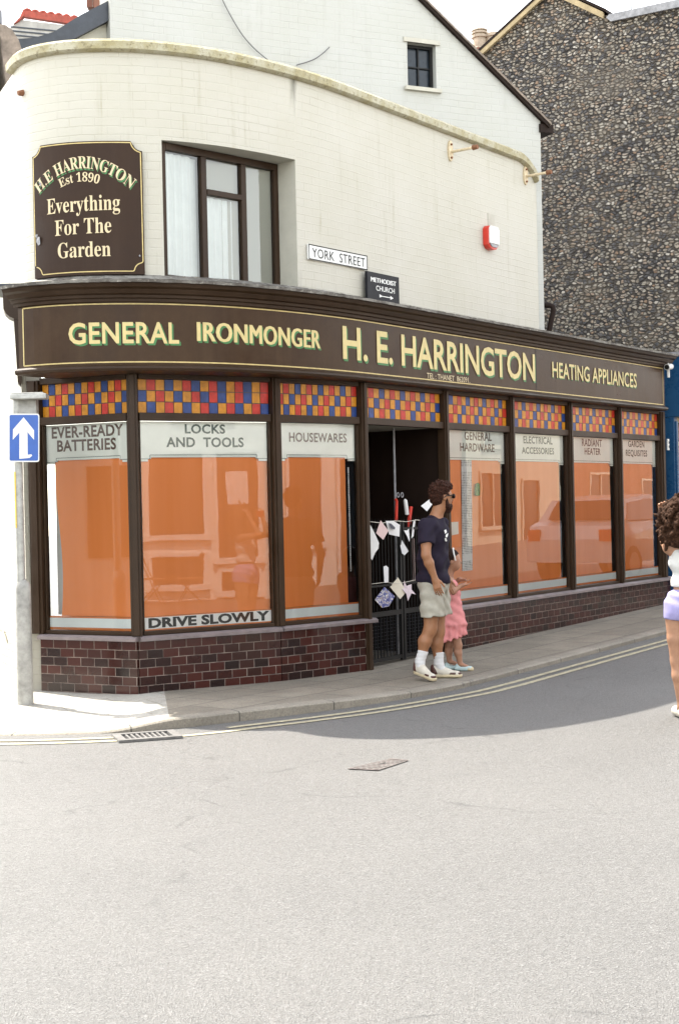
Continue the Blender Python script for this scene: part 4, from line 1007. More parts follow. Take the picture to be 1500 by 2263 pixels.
# two flag brackets
M['oldcream'] = plain('rust_stained_cream', (.55, .45, .30), .7, .35, 25, bmp=.3)
for (u, v, lab) in ((993, 334, 'rusty iron arm bracket on a round plate, the one further from the wall end'), (1159, 388, 'rusty iron arm bracket on a round plate at the right end of the upper wall')):
    s, z = on_curve(u, v, 0); th = thing('wall_bracket', (*W(s, 0), z), lab, 'bracket', 'iron arm brackets on the upper wall')
    f = lambda x, zz, o: (*(W(s, o)+Wt(s)*x), z+zz)
    mb = MB(); ring = [(.055*math.cos(a)*.9, .115*math.sin(a)) for a in np.arange(0, 6.28, .35)]
    mb.prism([f(x, zz, .018) for x, zz in ring], np.array(f(0, 0, 0))-np.array(f(0, 0, .018))); mb.build('plate', M['oldcream'], th)
    mb = MB()
    for zz in (.07, -.075): mb.tube([f(0, zz, .018), f(0, zz, .035)], .012, 8)
    mb.build('bolts', M['rust'], th)
    mb = MB(); mb.tube([f(.01, -.01, .0), f(.015, -.005, .30)], .016, 8); mb.build('arm', M['oldcream'], th)
    mb = MB(); mb.tube([f(.015, -.005, .285), f(.015, -.005, .345)], [.030, .026], 8); mb.build('socket', M['rust'], th)
# cables on the gable
for pts, lab in (([(487, -12), (503, 22), (533, 73), (562, 107), (594, 134)], 'thin dark cable looping down the gable wall to the parapet'), ([(655, 144), (690, 133), (712, 119), (728, 104)], 'short curved cable on the gable wall above the parapet')):
    P = [on_plane(u, v, (*(G0+gn*.04), 0), (*gn, 0)) for u, v in pts]; P = [np.array(list(p)) for p in P]
    mb = MB(); mb.tube([tuple(a) for a in catmull(P, 5)], .0065, 6); tag(mb.build('cable', M['cable']), lab, 'cable')
# rain pipe at the back right of the upper wall
mb = MB(); mb.tube([at_depth(u, v, 17.5) for u, v in ((1188, 673), (1214, 675), (1221, 678), (1222, 686), (1213, 728), (1206, 760))], .036, 10); tag(mb.build('drainpipe', M['darkbrown'], smooth=True), 'short dark brown drainpipe elbow at the right end of the upper wall', 'pipe')
# security camera and cable box at the right end of the fascia
s_, z_ = on_curve(1466, 815, FO); p0 = np.array([*W(FS1, FO-.02), z_]); 
th = thing('security_camera', p0, 'small white security camera on the right end of the fascia', 'camera')
n3 = np.array([*nR, 0]); d3 = np.array([*dR, 0])
mb = MB(); c0 = p0+n3*.10-d3*.02+np.array([0, 0, .02]); ax = np.array([-.55, -.80, -.12]); ax /= np.linalg.norm(ax)
mb.tube([c0-ax*.07, c0+ax*.075], .042, 14); mb.build('body', M['white'], th, smooth=True)
mb = MB(); mb.tube([c0+ax*.076, c0+ax*.082], .034, 14); mb.build('lens', M['black'], th)
mb = MB(); mb.tube([p0-n3*.02+np.array([0, 0, .06]), p0+n3*.09+np.array([0, 0, .06])], .022, 8); mb.tube([p0+n3*.06+d3*.05, p0+n3*.06+d3*.05+np.array([0, 0, -.12])], .02, 8); mb.build('mount', M['white'], th)
q = Rt(1464); mb = MB(); mb.box((*(q+nR*.085+dR*.03), 1.65+(1095-980)/3143*19.6), (.022, .012, .078), np.array([[*dR, 0], [*nR, 0], [0, 0, 1]])); th = thing('number_plate', (*(q+nR*.085+dR*.03), 2.2), 'tiny white plaque with two dark marks on the right end post', 'plaque')
mb.build('plate', M['white'], th, bevel=.006)
mb = MB()
for dz in (.028, -.030): mb.box((*(q+nR*.0985+dR*.03), 1.65+(1095-980)/3143*19.6+dz), (.008, .0018, .016), np.array([[*dR, 0], [*nR, 0], [0, 0, 1]]))
mb.build('marks', M['black'], th)

# ================================================================== gate in the doorway with the hung-up cards
f, box, l = SF(PD, PE); go = -.055
gz = ground(*PD)
th = thing('gate', f(l/2, gz, go), 'black barred gate across the shop doorway with cards tied to it', 'gate')
for lo, hi in ((.055, l*.48), (l*.48+.02, l-.05)):
    mb = MB()
    for z, hgt in ((gz+.05, .035), (gz+.50, .05), (gz+.80, .02), (gz+1.36, .025)): box(mb, lo+.002, hi-.002, z, z+hgt, go-.012, go+.012)
    box(mb, lo, lo+.03, gz+.03, gz+1.46, go-.015, go+.015); box(mb, hi-.03, hi, gz+.03, gz+1.46, go-.015, go+.015)
    lf = mb.build('gate_leaf', M['black'], th)
    mb = MB(); n = int((hi-lo)/.052)
    for k in range(1, n):
        x = lo+(hi-lo)*k/n; mb.tube([f(x, gz+.05, go), f(x, gz+1.42, go), f(x, gz+1.49, go)], [.0065, .0065, .001], 6)
    mb.build('bars', M['black'], lf)
    mb = MB()
    for k in range(1, 12): z = gz+.09+k*.035; mb.tube([f(lo+.03, z, go-.008), f(hi-.03, z, go-.008)], .0016, 4)
    for k in range(1, int((hi-lo)/.035)): x = lo+k*.035; mb.tube([f(x, gz+.08, go-.008), f(x, gz+.5, go-.008)], .0016, 4)
    mb.build('wire_mesh', M['leaddark'], lf)
M['string'] = plain('string', (.55, .52, .45), .8)
def gate_pt(u, v, o): 
    t, n, l_ = seg(PD, PE); a = PD+n*(go+o); P = on_plane(u, v, (*a, 0), (*n, 0)); return tuple(P)
mb = MB(); mb.tube([gate_pt(u, v, .022) for u, v in ((817, 1153), (845, 1156), (872, 1151), (897, 1153), (921, 1149), (950, 1153))], .004, 6); tag(mb.build('string', M['string']), 'upper pale string tied across the gate above the cards', 'string')
mb = MB(); mb.tube([gate_pt(u, v, .022) for u, v in ((818, 1291), (850, 1287), (880, 1290), (920, 1281), (945, 1283))], .003, 6); tag(mb.build('string', M['string']), 'lower string tied across the gate at knee height', 'string')
def pmat(name, c, var=.05): M[name] = plain(name, c, .7, var, 14); return M[name]
def swirl():
    m, nt, b, N, L = _m('blue_swirl_card'); v = coords(nt)
    n = noise(nt, v, 11, 2, .5, 2.2); L.new(ramp(nt, n, [(.0, (.05, .06, .22)), (.46, (.08, .10, .30)), (.50, (.62, .60, .55)), (.56, (.10, .12, .34)), (.63, (.60, .45, .10)), (.68, (.12, .13, .36))], 'CONSTANT'), b.inputs['Base Color']); return m
M['swirl'] = swirl()
PAPERS = [
 ('cloth', [(818, 1160), (826, 1178), (835, 1200), (834, 1212), (828, 1222), (823, 1238), (818, 1228)], 'white', 'long white cloth triangle hanging at the left edge of the gate', 'cloth'),
 ('paper_card', [(839, 1150), (856, 1173), (845, 1193), (831, 1178)], pmat('pink_paper', (.62, .46, .44)), 'pinkish square card hung by its corner on the upper string', 'card'),
 ('paper_card', [(850, 1151), (868, 1151), (884, 1160), (884, 1186), (862, 1181)], 'paper', 'large white card with a dark drawing on the upper string of the gate', 'card'),
 ('paper_card', [(892, 1172), (901, 1172), (905, 1168), (907, 1192), (905, 1197), (899, 1186)], 'paper', 'small folded white card on the gate bars beside the man', 'card'),
 ('paper_card', [(915, 1150), (920, 1148), (915, 1185), (909, 1190), (909, 1175)], 'paper', 'narrow white ribbon card close to the man on the gate', 'card'),
 ('paper_card', [(885, 1200), (889, 1194), (902, 1218), (892, 1227), (886, 1223)], pmat('grey_paper', (.52, .52, .52)), 'grey kite-shaped card tied halfway up the gate', 'card'),
 ('paper_card', [(848, 1252), (852, 1250), (856, 1254), (856, 1286), (848, 1288)], 'paper', 'upright narrow white tag on the lower part of the gate', 'tag'),
 ('paper_card', [(848, 1297), (870, 1318), (857, 1340), (843, 1343), (829, 1325)], 'swirl', 'blue and yellow swirl patterned card hung by its corner low on the gate', 'card'),
 ('paper_card', [(877, 1276), (897, 1307), (884, 1324), (863, 1297)], pmat('cream_paper', (.66, .61, .50)), 'cream diamond card low on the gate', 'card'),
 ('paper_card', [(876, 1276), (879, 1276), (898, 1307), (896, 1312)], 'white', 'thin white folded card edge leaning on the cream card', 'card'),
 ('paper_star', [(894, 1283), (900, 1295), (911, 1291), (910, 1303), (918, 1314), (907, 1311), (899, 1328), (896, 1312), (889, 1303), (893, 1297)], pmat('lilac_paper', (.56, .47, .50)), 'lilac paper star on the lower string of the gate', 'paper star'),
 ('paper_card', [(932, 1118), (951, 1103), (957, 1112), (942, 1130)], 'paper', 'white card tilted behind the head of the man', 'card'),
 ('paper_card', [(974, 1133), (984, 1131), (981, 1138), (977, 1142)], 'paper', 'scrap of white card below the beard of the man', 'card'),
]
for i, (nm, pts, mt_, lab, cat) in enumerate(PAPERS):
    oo = .016+.006*(i % 4); P = [np.array(gate_pt(u, v, oo)) for u, v in pts]
    c = sum(P)/len(P); t, n, l_ = seg(PD, PE)
    P = [p+np.array([*n, 0])*(.012*math.sin(7*k+i)) for k, p in enumerate(P)]
    mb = MB(); m0 = sum(P)/len(P); k_ = len(P)
    for q in range(k_): mb.quad([m0, P[q], P[(q+1) % k_]])
    for q in range(k_):
        d = np.array([*n, 0])*.0025; mb.quad([P[q], P[q]-d, P[(q+1) % k_]-d, P[(q+1) % k_]]); mb.quad([m0-d, P[(q+1) % k_]-d, P[q]-d])
    o_ = tag(mb.build(nm, M[mt_] if isinstance(mt_, str) else mt_), lab, cat, 'cards and cloths tied to the gate')
    if i == 2:
        mb = MB(); P2 = [np.array(gate_pt(u, v, oo+.016)) for u, v in ((858, 1156), (864, 1157), (873, 1166), (872, 1170), (864, 1168))]; mb.quad(P2); d_ = mb.build('drawing', plain('ink', (.06, .06, .08)), o_)
# toys and tools hanging behind the bars
def hang(name, pts, r, mats, lab, cat, o=-.12):
    th = None; P = [np.array(gate_pt(u, v, o)) for u, v in pts]; mb = MB(); mb.tube([tuple(p) for p in P], r, 8); return tag(mb.build(name, mats, smooth=True), lab, cat)
hang('red_handle', ((875, 1150), (876, 1108), (874, 1103)), .016, M['red'], 'left red tool handle standing upright behind the gate', 'tool')
hang('red_handle', ((902, 1165), (905, 1140), (908, 1120)), .02, M['red'], 'right red tool handle leaning behind the gate', 'tool')
o = hang('white_bottle', ((899, 1137), (897, 1120), (895, 1106), (894, 1103)), [.022, .022, .02, .008], M['white'], 'white spotted tube with dark bands leaning behind the gate', 'tube')
hang('handle_stick', ((912, 1190), (914, 1250), (914, 1290)), .014, pmat('pinkish_wood', (.36, .26, .24)), 'pale pink pole standing behind the gate beside the man', 'pole', -.05)
for k, (u, v) in enumerate(((879, 1094), (888, 1094))):
    c = np.array(gate_pt(u, v, -.12)); t, n, l_ = seg(PD, PE); mb = MB()
    mb.tube([tuple(c+np.array([*t, 0])*.022*math.cos(a)+np.array([0, 0, .024*math.sin(a)])) for a in np.arange(0, 6.6, .5)], .006, 6, cap=False); tag(mb.build('scissor_handle', M['lead']), ('left' if k == 0 else 'right')+' ring of the scissors hanging behind the gate', 'scissors')

# ================================================================== one-way sign on its grey post
pp = on_ground(57, 1549, 0.004); pz = pp[2]
th = thing('sign_post', pp, 'grey steel post with a thicker base sleeve at the left corner of the pavement', 'sign post')
mb = MB(); mb.tube([(pp[0], pp[1], pz-.05), (pp[0], pp[1], pz+.96), (pp[0], pp[1], pz+1.00), (pp[0]-.012, pp[1], pz+1.035)], [.069, .067, .062, .045], 18); mb.build('base_sleeve', M['polebase'], th, smooth=True)
mb = MB(); mb.tube([(pp[0]-.012, pp[1], pz+1.0), (pp[0]-.014, pp[1], pz+2.60)], .037, 16); sh = mb.build('shaft', M['galv'], th, smooth=True)
mb = MB(); n = 6
for k in range(n):
    a0, a1 = RAD(172+k*12), RAD(172+(k+1)*12); c = (pp[0]-.013, pp[1]); r = .0385
    z0 = CAMH-(1167-1128)/3143*pp[1]; z1 = CAMH-(1043-1128)/3143*pp[1]
    mb.quad([(c[0]+r*math.cos(a0), c[1]+r*math.sin(a0), z0), (c[0]+r*math.cos(a1), c[1]+r*math.sin(a1), z0), (c[0]+r*math.cos(a1), c[1]+r*math.sin(a1), z1), (c[0]+r*math.cos(a0), c[1]+r*math.sin(a0), z1)])
mb.build('sticker', plain('yellow_sticker', (.62, .42, .05), .5), sh)
Yp = pp[1]-.06
mb = MB(); c = at_depth(66, 877, Yp); mb.box(tuple(c), (.155, .07, .022)); mb.box(tuple(c+np.array([-.01, 0, .028])), (.14, .06, .006)); lh = mb.build('light_hood', M['galv'], th, bevel=.008)
mb = MB(); c = at_depth(64, 902, pp[1]+.02); mb.box(tuple(c), (.075, .05, .075)); mb.build('hood_neck', M['polebase'], th)
def SP(u, v, o=0.0): return at_depth(u, v, Yp-.005-o)
th = thing('traffic_sign', SP(54, 1020), 'blue rectangular sign with a white upward arrow on the grey post', 'traffic sign')
def rr(u0, v0, u1, v1, r, o):
    out = []
    for cx, cy, a0 in ((u1-r, v0+r, -90), (u1-r, v1-r, 0), (u0+r, v1-r, 90), (u0+r, v0+r, 180)):
        for a in np.linspace(a0, a0+90, 5): out.append(SP(cx+r*math.cos(RAD(a)), cy+r*math.sin(RAD(a)), o))
    return out
mb = MB(); mb.prism(rr(19.5, 914, 87.5, 1021, 5, 0), (0, .006, 0)); mb.build('plate', M['white'], th)
mb = MB(); mb.quad(rr(22, 917, 85, 1018, 3.5, .002)); mb.build('blue_field', M['signblue'], th)
mb = MB(); A_ = [(53, 922), (76, 951), (76, 972), (61.5, 955), (62, 1005), (70, 1004), (72, 1007), (66, 1012), (43.5, 1014), (43.5, 956), (29, 972), (29.5, 949)]
mb.quad([SP(u, v, .004) for u, v in (A_[0], A_[1], A_[2], A_[3], A_[9], A_[10], A_[11])]); mb.quad([SP(u, v, .004) for u, v in (A_[3], A_[4], A_[8], A_[9])]); mb.quad([SP(u, v, .004) for u, v in (A_[4], A_[5], A_[6], A_[7], A_[8])]); mb.build('arrow', M['white'], th)

# ================================================================== drain and service cover in the road
g0, g1 = on_ground(262, 1633, -UP), on_ground(383, 1624, -UP); t = (g1-g0)[:2]; gl_ = np.linalg.norm(t); t = t/gl_; n = np.array([t[1], -t[0]]); zc = g0[2]
th = thing('drain_grate', (*((g0+g1)[:2]/2), zc), 'iron road drain with dark slots against the kerb at the corner', 'drain')
f = lambda x, y, z: (*(g0[:2]+t*x+n*(y-.10)), zc+z)
mb = MB(); mb.quad([f(0, 0, .006), f(gl_, 0, .006), f(gl_, .27, .006), f(0, .27, .006)]); mb.build('pit', M['hole'], th)
mb = MB(); A_ = np.array([[*t, 0], [*n, 0], [0, 0, 1]])
def gbx(x0, x1, y0, y1, h=.018): mb.box(f((x0+x1)/2, (y0+y1)/2, h/2+.003), ((x1-x0)/2, (y1-y0)/2, h/2), A_)
gbx(-.03, gl_+.03, -.03, .02); gbx(-.03, gl_+.03, .25, .30); gbx(-.03, .03, .021, .249); gbx(gl_-.03, gl_+.03, .021, .249)
M['grate'] = plain('worn_grate', (.12, .115, .11), .7, .3, 20); mb.build('frame', M['grate'], th)
mb = MB(); nb = 9
for k in range(1, nb): x = .03+(gl_-.06)*k/nb; gbx(x-.008, x+.008, .021, .249, .014)
mb.build('bars', M['grate'], th)
cs = [on_ground(u, v, -UP) for u, v in ((767, 1701), (835, 1704.5), (903, 1682), (862, 1678.5))]
c = sum(cs)/4; th = thing('service_cover', c, 'worn rusty iron service cover set in the road', 'manhole cover')
bil = lambda x, y, z: tuple((cs[0]*(1-x)*(1-y)+cs[1]*x*(1-y)+cs[2]*x*y+cs[3]*(1-x)*y)+np.array([0, 0, z]))
M['wornplate'] = plain('worn_plate', (.125, .118, .112), .75, .4, 25, bmp=.5)
mb = MB(); mb.quad([bil(0, 0, .004), bil(1, 0, .004), bil(1, 1, .004), bil(0, 1, .004)]); mb.build('plate', M['wornplate'], th)
mb = MB()
def qd(x0, x1, y0, y1, z=.0075): mb.quad([bil(x0, y0, z), bil(x1, y0, z), bil(x1, y1, z), bil(x0, y1, z)])
qd(0, 1, 0, .045); qd(0, 1, .955, 1); qd(0, .05, .045, .955); qd(.95, 1, .045, .955)
for k in range(1, 5):
    for j in range(1, 8): qd(k/5-.07, k/5+.07, j/8-.035, j/8+.03)
mb.build('frame', plain('rusty_frame', (.105, .085, .078), .8, .4, 40), th)
mb = MB(); qd(.42, .50, .50, .64, .009); qd(.10, .15, .06, .10, .009); mb.build('key_holes', M['hole'], th)
# ================================================================== neighbours
fo = np.array([5.2, 21.8]); fd = np.array([.8106, -.5855]); fn_ = np.array([-.5855, -.8106])
th = thing('flint_building', (*(fo+fd*.4), 0), 'tall building with a dark knapped flint gable wall behind the shop', 'building')
def FL(u, v, o=0.0): p = fo+fn_*o; return on_plane(u, v, (*p, 0), (*fn_, 0))
def fuv(P): return [(float(np.dot(np.array(p[:2])-fo, fd)), float(p[2])) for p in P]
mb = MB(); P = [FL(u, v) for u, v in ((1052, 128), (1214, -22), (1332, 31), (1346, 37), (1590, -14), (1590, 1330), (1052, 1330))]
mb.quad(P[::-1], 0, fuv(P[::-1])); d = np.array([*(-fn_*7), 0])
for i in range(len(P)):
    j = (i+1) % len(P)
    if i == 5: continue
    mb.quad([P[i], P[j], P[j]+d, P[i]+d], 1 if i in (0, 1) else 2, [(0, 0), (1, 0), (1, 7), (0, 7)])
mb.quad([p+d for p in P])
mb.build('wall', [M['flint'], M['roof'], M['redbrick']], th)
mb = MB()
for a, b_, w_ in (((1050, 124), (1214, -28), 12), ((1214, -28), (1334, 28), 13)):
    A_, B_ = FL(*a, .003), FL(*b_, .003); mb.prism([A_, B_, B_+np.array([0, 0, -.10]), A_+np.array([0, 0, -.10])], (*(fn_*.05), 0))
mb.build('verge', plain('ochre_verge', (.36, .28, .16), .8, .25, 8), th)
mb = MB()
for a, b_ in (((1050, 121), (1214, -31)), ((1214, -31), (1337, 26))):
    A_, B_ = FL(*a, .06), FL(*b_, .06); mb.prism([A_, B_, B_+np.array([0, 0, .05]), A_+np.array([0, 0, .05])], (*(-fn_*7.0), 0))
mb.build('roof', M['darkbrown'], th)
mb = MB(); P = [FL(u, v, .05) for u, v in ((1338, 39), (1345, 31), (1590, -22), (1590, -4), (1348, 47))]; mb.prism(P, (*(-fn_*.5), 0)); mb.build('coping', M['lead'], th)
th = thing('chimney_stack', at_depth(1075, 160, 26), 'pair of weathered chimney pots showing between the two gables', 'chimney')
mb = MB(); c = at_depth(1072, 170, 26); mb.box(c+np.array([0, 0, -.55]), (.42, .3, 1.0)); mb.build('stack', M['redbrick'], th)
mb = MB(); c = at_depth(1060, 112, 26); h = .40
pr = [(.0, .155), (.05, .13), (h*.55, .125), (h*.55, .15), (h*.66, .15), (h*.66, .12), (h*.74, .12), (h*.74, .15), (h*.82, .15), (h*.82, .12), (h*.88, .12), (h*.88, .15), (h*.94, .14), (h, .06)]
mb.tube([(c[0], c[1], c[2]+a) for a, r in pr], [r for a, r in pr], 16); mb.build('pot', M['terracotta'], th)
mb = MB(); c = at_depth(1092, 116, 26); mb.tube([(c[0], c[1], c[2]+a) for a in (0, .26, .27, .33)], [.16, .155, .175, .17], 16); mb.build('pot', M['terracotta'], th)
mb = MB(); c = at_depth(1394, 30, 27); mb.tube([c, c+np.array([.0, 0, .5])], .012, 5); tag(mb.build('aerial', M['cable']), 'thin aerial rod rising behind the flint wall coping', 'aerial')

# blue shop next door
a0 = PEND+dR*.06; 
th = thing('neighbour_shop', (*a0, ground(*a0)), 'bright blue painted shop front just beyond the brown fascia', 'shop')
def BF(x, z, o=0.0): return (*(a0+dR*x+nR*o), z)
AB = np.array([[*dR, 0], [*nR, 0], [0, 0, 1]])
def bb(mb, x0, x1, z0, z1, o0, o1, mi=0): mb.box(BF((x0+x1)/2, (z0+z1)/2, (o0+o1)/2), ((x1-x0)/2, (o1-o0)/2, (z1-z0)/2), AB, mi)
mb = MB(); bb(mb, .02, 4.2, 2.76, 3.62, -.3, .22); mb.build('fascia', M['blueshop'], th, bevel=.01)
mb = MB(); bb(mb, -.02, 4.2, 3.622, 3.67, -.3, .30); mb.build('cornice', M['lead'], th)
mb = MB(); bb(mb, .02, .13, -.1, 2.758, -.25, .10); bb(mb, .04, .10, .2, 2.7, .10, .13); mb.build('pilaster', M['blueshop'], th, bevel=.008)
mb = MB(); bb(mb, 3.9, 4.1, -.1, 2.758, -.25, .10); mb.build('pilaster', M['blueshop'], th)
mb = MB(); bb(mb, .135, 3.89, -.1, .75, -.2, .04); mb.build('stall_riser', M['blueshop'], th)
M['greenish'] = plain('dim_green_interior', (.045, .065, .03), .6, .6, 5)
mb = MB(); bb(mb, .135, 3.89, .76, 2.755, -.40, -.35); mb.build('interior', M['greenish'], th)
mb = MB(); mb.quad([BF(.14, .76, -.02), BF(3.89, .76, -.02), BF(3.89, 2.755, -.02), BF(.14, 2.755, -.02)]); mb.build('glass', M['glass'], th)
mb = MB(); bb(mb, .135, 3.89, 2.36, 2.41, -.015, .03); bb(mb, .135, 3.89, 2.71, 2.757, -.015, .03)
for k in range(6):
    cx = .43+k*.60; mb.tube([BF(cx+.27*math.cos(a), 2.56+.15*math.sin(a), .012) for a in np.arange(0, 6.4, .3)], .014, 6, cap=False)
mb.build('tracery', M['cream2'], th)
for k in range(5):
    x = .22+k*.3; mb = MB(); mb.prism([BF(x, 2.34, -.05), BF(x+.16, 2.34, -.05), BF(x+.08, 2.14, -.05)], np.array(BF(0, 0, -.004))-np.array(BF(0, 0, 0)))
    tag(mb.build('pennant', M['signboard']), 'small pale triangular pennant strung in the window of the blue shop', 'pennant', 'pennants in the blue shop window')
mb = MB(); mb.prism([BF(.17, 1.98, -.05), BF(.40, 1.98, -.05), BF(.40, 2.14, -.05), BF(.17, 2.14, -.05)], np.array(BF(0, 0, -.004))-np.array(BF(0, 0, 0))); tag(mb.build('poster', plain('yellow_poster', (.60, .38, .03), .5, .5, 18)), 'yellow poster in the window of the blue shop', 'poster')

# roofs far left
th = thing('house', at_depth(120, 130, 24), 'far house roof with pierced red ridge tiles above pale slates, top left', 'house')
mb = MB(); P = [at_depth(u, v, 24) for u, v in ((22, 62), (38, 48), (52, 44), (300, 74), (300, 190), (20, 190))]; mb.prism(P, (0, 1.5, 0)); mb.build('roof', M['slate'], th)
mb = MB()
for k in range(5):
    v0 = 57+k*9; A_, B_ = at_depth(24, v0, 23.985), at_depth(150, v0+12, 23.985); mb.prism([A_, B_, B_+np.array([0, 0, -.022]), A_+np.array([0, 0, -.022])], (0, .02, 0))
mb.build('slate_edges', M['leaddark'], th)
mb = MB(); P = [at_depth(u, v, 23.96) for u, v in ((50, 36), (196, 58), (300, 74), (300, 60), (200, 43), (52, 22))]; mb.prism(P, (0, .12, 0)); P = [at_depth(u, v, 23.95) for u, v in ((52, 20), (54, 33), (42, 46), (30, 53), (44, 38))]; mb.prism(P, (0, .12, 0)); rd = mb.build('ridge', M['redtile'], th)
for k in range(9):
    u = 61+k*17.3; v = 28+k*2.55; c = at_depth(u, v, 24.0); mb = MB()
    mb.tube([c+np.array([.056*math.cos(a), 0, .056*math.sin(a)]) for a in np.arange(0, 6.4, .35)], .026, 7, cap=False)
    mb.build('ridge_crest', M['redtile'], rd, smooth=True)
th = thing('chimney_stack', at_depth(220, 30, 18), 'old brick chimney stack cut by the top edge, left of the gable', 'chimney')
mb = MB(); c = at_depth(228, 2, 18); mb.box(c+np.array([0, 0, .3]), (.09, .14, .5)); mb.box(c+np.array([-.03, .05, -.0]), (.16, .16, .11)); mb.build('stack', M['redbrick'], th)
mb = MB(); c = at_depth(-8, 38, 20); mb.box(c, (.07, .07, .1)); mb.box(c+np.array([0, 0, -.6]), (.05, .05, .55)); tag(mb.build('vent_post', M['leaddark']), 'dark stub of a vent at the left edge above the tiled roof', 'vent')

# ================================================================== the far side of the street, seen in the shop windows
O0 = np.array([3.98, -1.76])
def OP(t, z, o=0.0): return (*(O0+dR*t-nR*o), z)       # o > 0 towards the shop
AO = np.array([[*dR, 0], [*(-nR), 0], [0, 0, 1]])
def ob(mb, t0, t1, z0, z1, o0, o1, mi=0): mb.box(OP((t0+t1)/2, (z0+z1)/2, (o0+o1)/2), ((t1-t0)/2, (o1-o0)/2, (z1-z0)/2), AO, mi)
M['dullrender'] = plain('dull_render', (.42, .37, .30), .8, .1, 3); M['cafewhite'] = plain('cafe_render', (.74, .72, .68), .7, .06, 3, bmp=.2); M['orangebrick'] = plain('dark_door', (.10, .07, .05), .5)  # the last is a plain dark brown for the door
def facade(nm, t0, t1, h, mat, wins, lab, trim):
    th = thing(nm, OP((t0+t1)/2, ground(*OP(t0, 0)[:2])), lab, 'building', None)
    mb = MB(); ob(mb, t0, t1, -.2, h, -6, 0); mb.build('wall', mat, th)
    mb = MB(); ob(mb, t0, t1, h, h+.2, -6, .15); mb.build('cornice', trim, th)
    for (a, b_, z0, z1) in wins:
        fr = MB(); e = .07
        ob(fr, a-e, a, z0-e, z1+e, .003, .06); ob(fr, b_, b_+e, z0-e, z1+e, .003, .06); ob(fr, a, b_, z1, z1+e, .003, .06); ob(fr, a-.12, b_+.12, z0-e-.04, z0, .004, .10)
        if b_-a > 1.2: ob(fr, (a+b_)/2-.03, (a+b_)/2+.03, z0, z1, .003, .05)
        w = fr.build('window', trim, th); g = MB(); ob(g, a, b_, z0, z1, .001, .012); g.build('pane', M['darkglass'], w)
    return th
facade('cafe', -4, 10.5, 5.2, M['cafewhite'], [(-3.2, -1.6, .9, 2.4), (-.6, 1.2, .7, 2.5), (2.0, 3.0, .05, 2.3), (3.7, 5.4, .95, 2.5), (6.0, 7.2, .95, 2.5), (8.05, 9.02, 1.15, 2.6), (9.28, 10.0, .72, 2.6), (8.1, 8.98, .25, .75), (9.32, 9.98, .1, .45), (.2, 1.3, 3.3, 4.6), (4.2, 5.3, 3.3, 4.6), (8.6, 9.5, 3.3, 4.6)], 'white cafe front across the street mirrored in the shop windows', M['white'])
facade('brick_house', 10.8, 15.0, 6.4, M['redbrick'], [(11.2, 12.6, .9, 2.4), (13.4, 14.4, .1, 2.2), (11.4, 12.4, 3.4, 4.8), (13.6, 14.6, 3.4, 4.8)], 'red brick house across the street mirrored in the shop windows', M['white'])
facade('white_house', 15.3, 24, 5.6, M['cafewhite'], [(15.65, 16.35, .9, 2.6), (16.75, 17.5, .05, 2.5), (18.7, 19.5, .05, 2.5), (20.2, 22.4, .8, 2.5), (16.9, 17.9, 3.3, 4.6), (20.6, 21.6, 3.3, 4.6)], 'pale rendered house across the street further up the hill', M['white'])
facade('brick_terrace', 24.3, 33, 6.0, M['redbrick'], [(25, 26.4, .9, 2.5), (27.6, 28.6, .1, 2.3), (30, 31.5, .9, 2.5), (25.2, 26.2, 3.4, 4.7), (28, 29, 3.4, 4.7), (30.4, 31.4, 3.4, 4.7)], 'brick terrace across the street beyond the pale house', M['dullrender'])

facade('gabled_house', 33.3, 39, 5.0, M['dullrender'], [(34, 35.3, .9, 2.4), (36.4, 37.4, .1, 2.2), (34.2, 35.2, 3.2, 4.4)], 'buff rendered house across the street beyond the brick terrace', M['dullrender'])
facade('far_terrace', 39.3, 60, 6.6, M['redbrick'], [(41, 42.5, .9, 2.4), (45, 46, .1, 2.2), (49, 50.5, .9, 2.4), (53, 54, .9, 2.4)], 'farthest brick terrace across the street', M['dullrender'])
th = thing('corner_house', (-9.2, 8.6, 0), 'pale house across the side street mirrored in the leftmost window', 'house')
n2 = np.array([.885, .466]); t2 = np.array([-n2[1], n2[0]]); A2 = np.array([[*t2, 0], [*n2, 0], [0, 0, 1]]); c2 = np.array([-8.6, 9.0])
mb = MB(); mb.box((*(c2-n2*3), 2.0), (4.0, 3.0, 2.4), A2); mb.build('wall', M['cafewhite'], th)
mb = MB(); mb.box((*(c2+n2*.02-t2*1.0), 1.15), (.5, .02, 1.15), A2); mb.build('door', M['orangebrick'], th)
for k in (-1, 1): mb = MB(); mb.box((*(c2+n2*.02+t2*(1.0*k+.9)), 1.6), (.6, .02, .65), A2); mb.build('window', M['darkglass'], th)
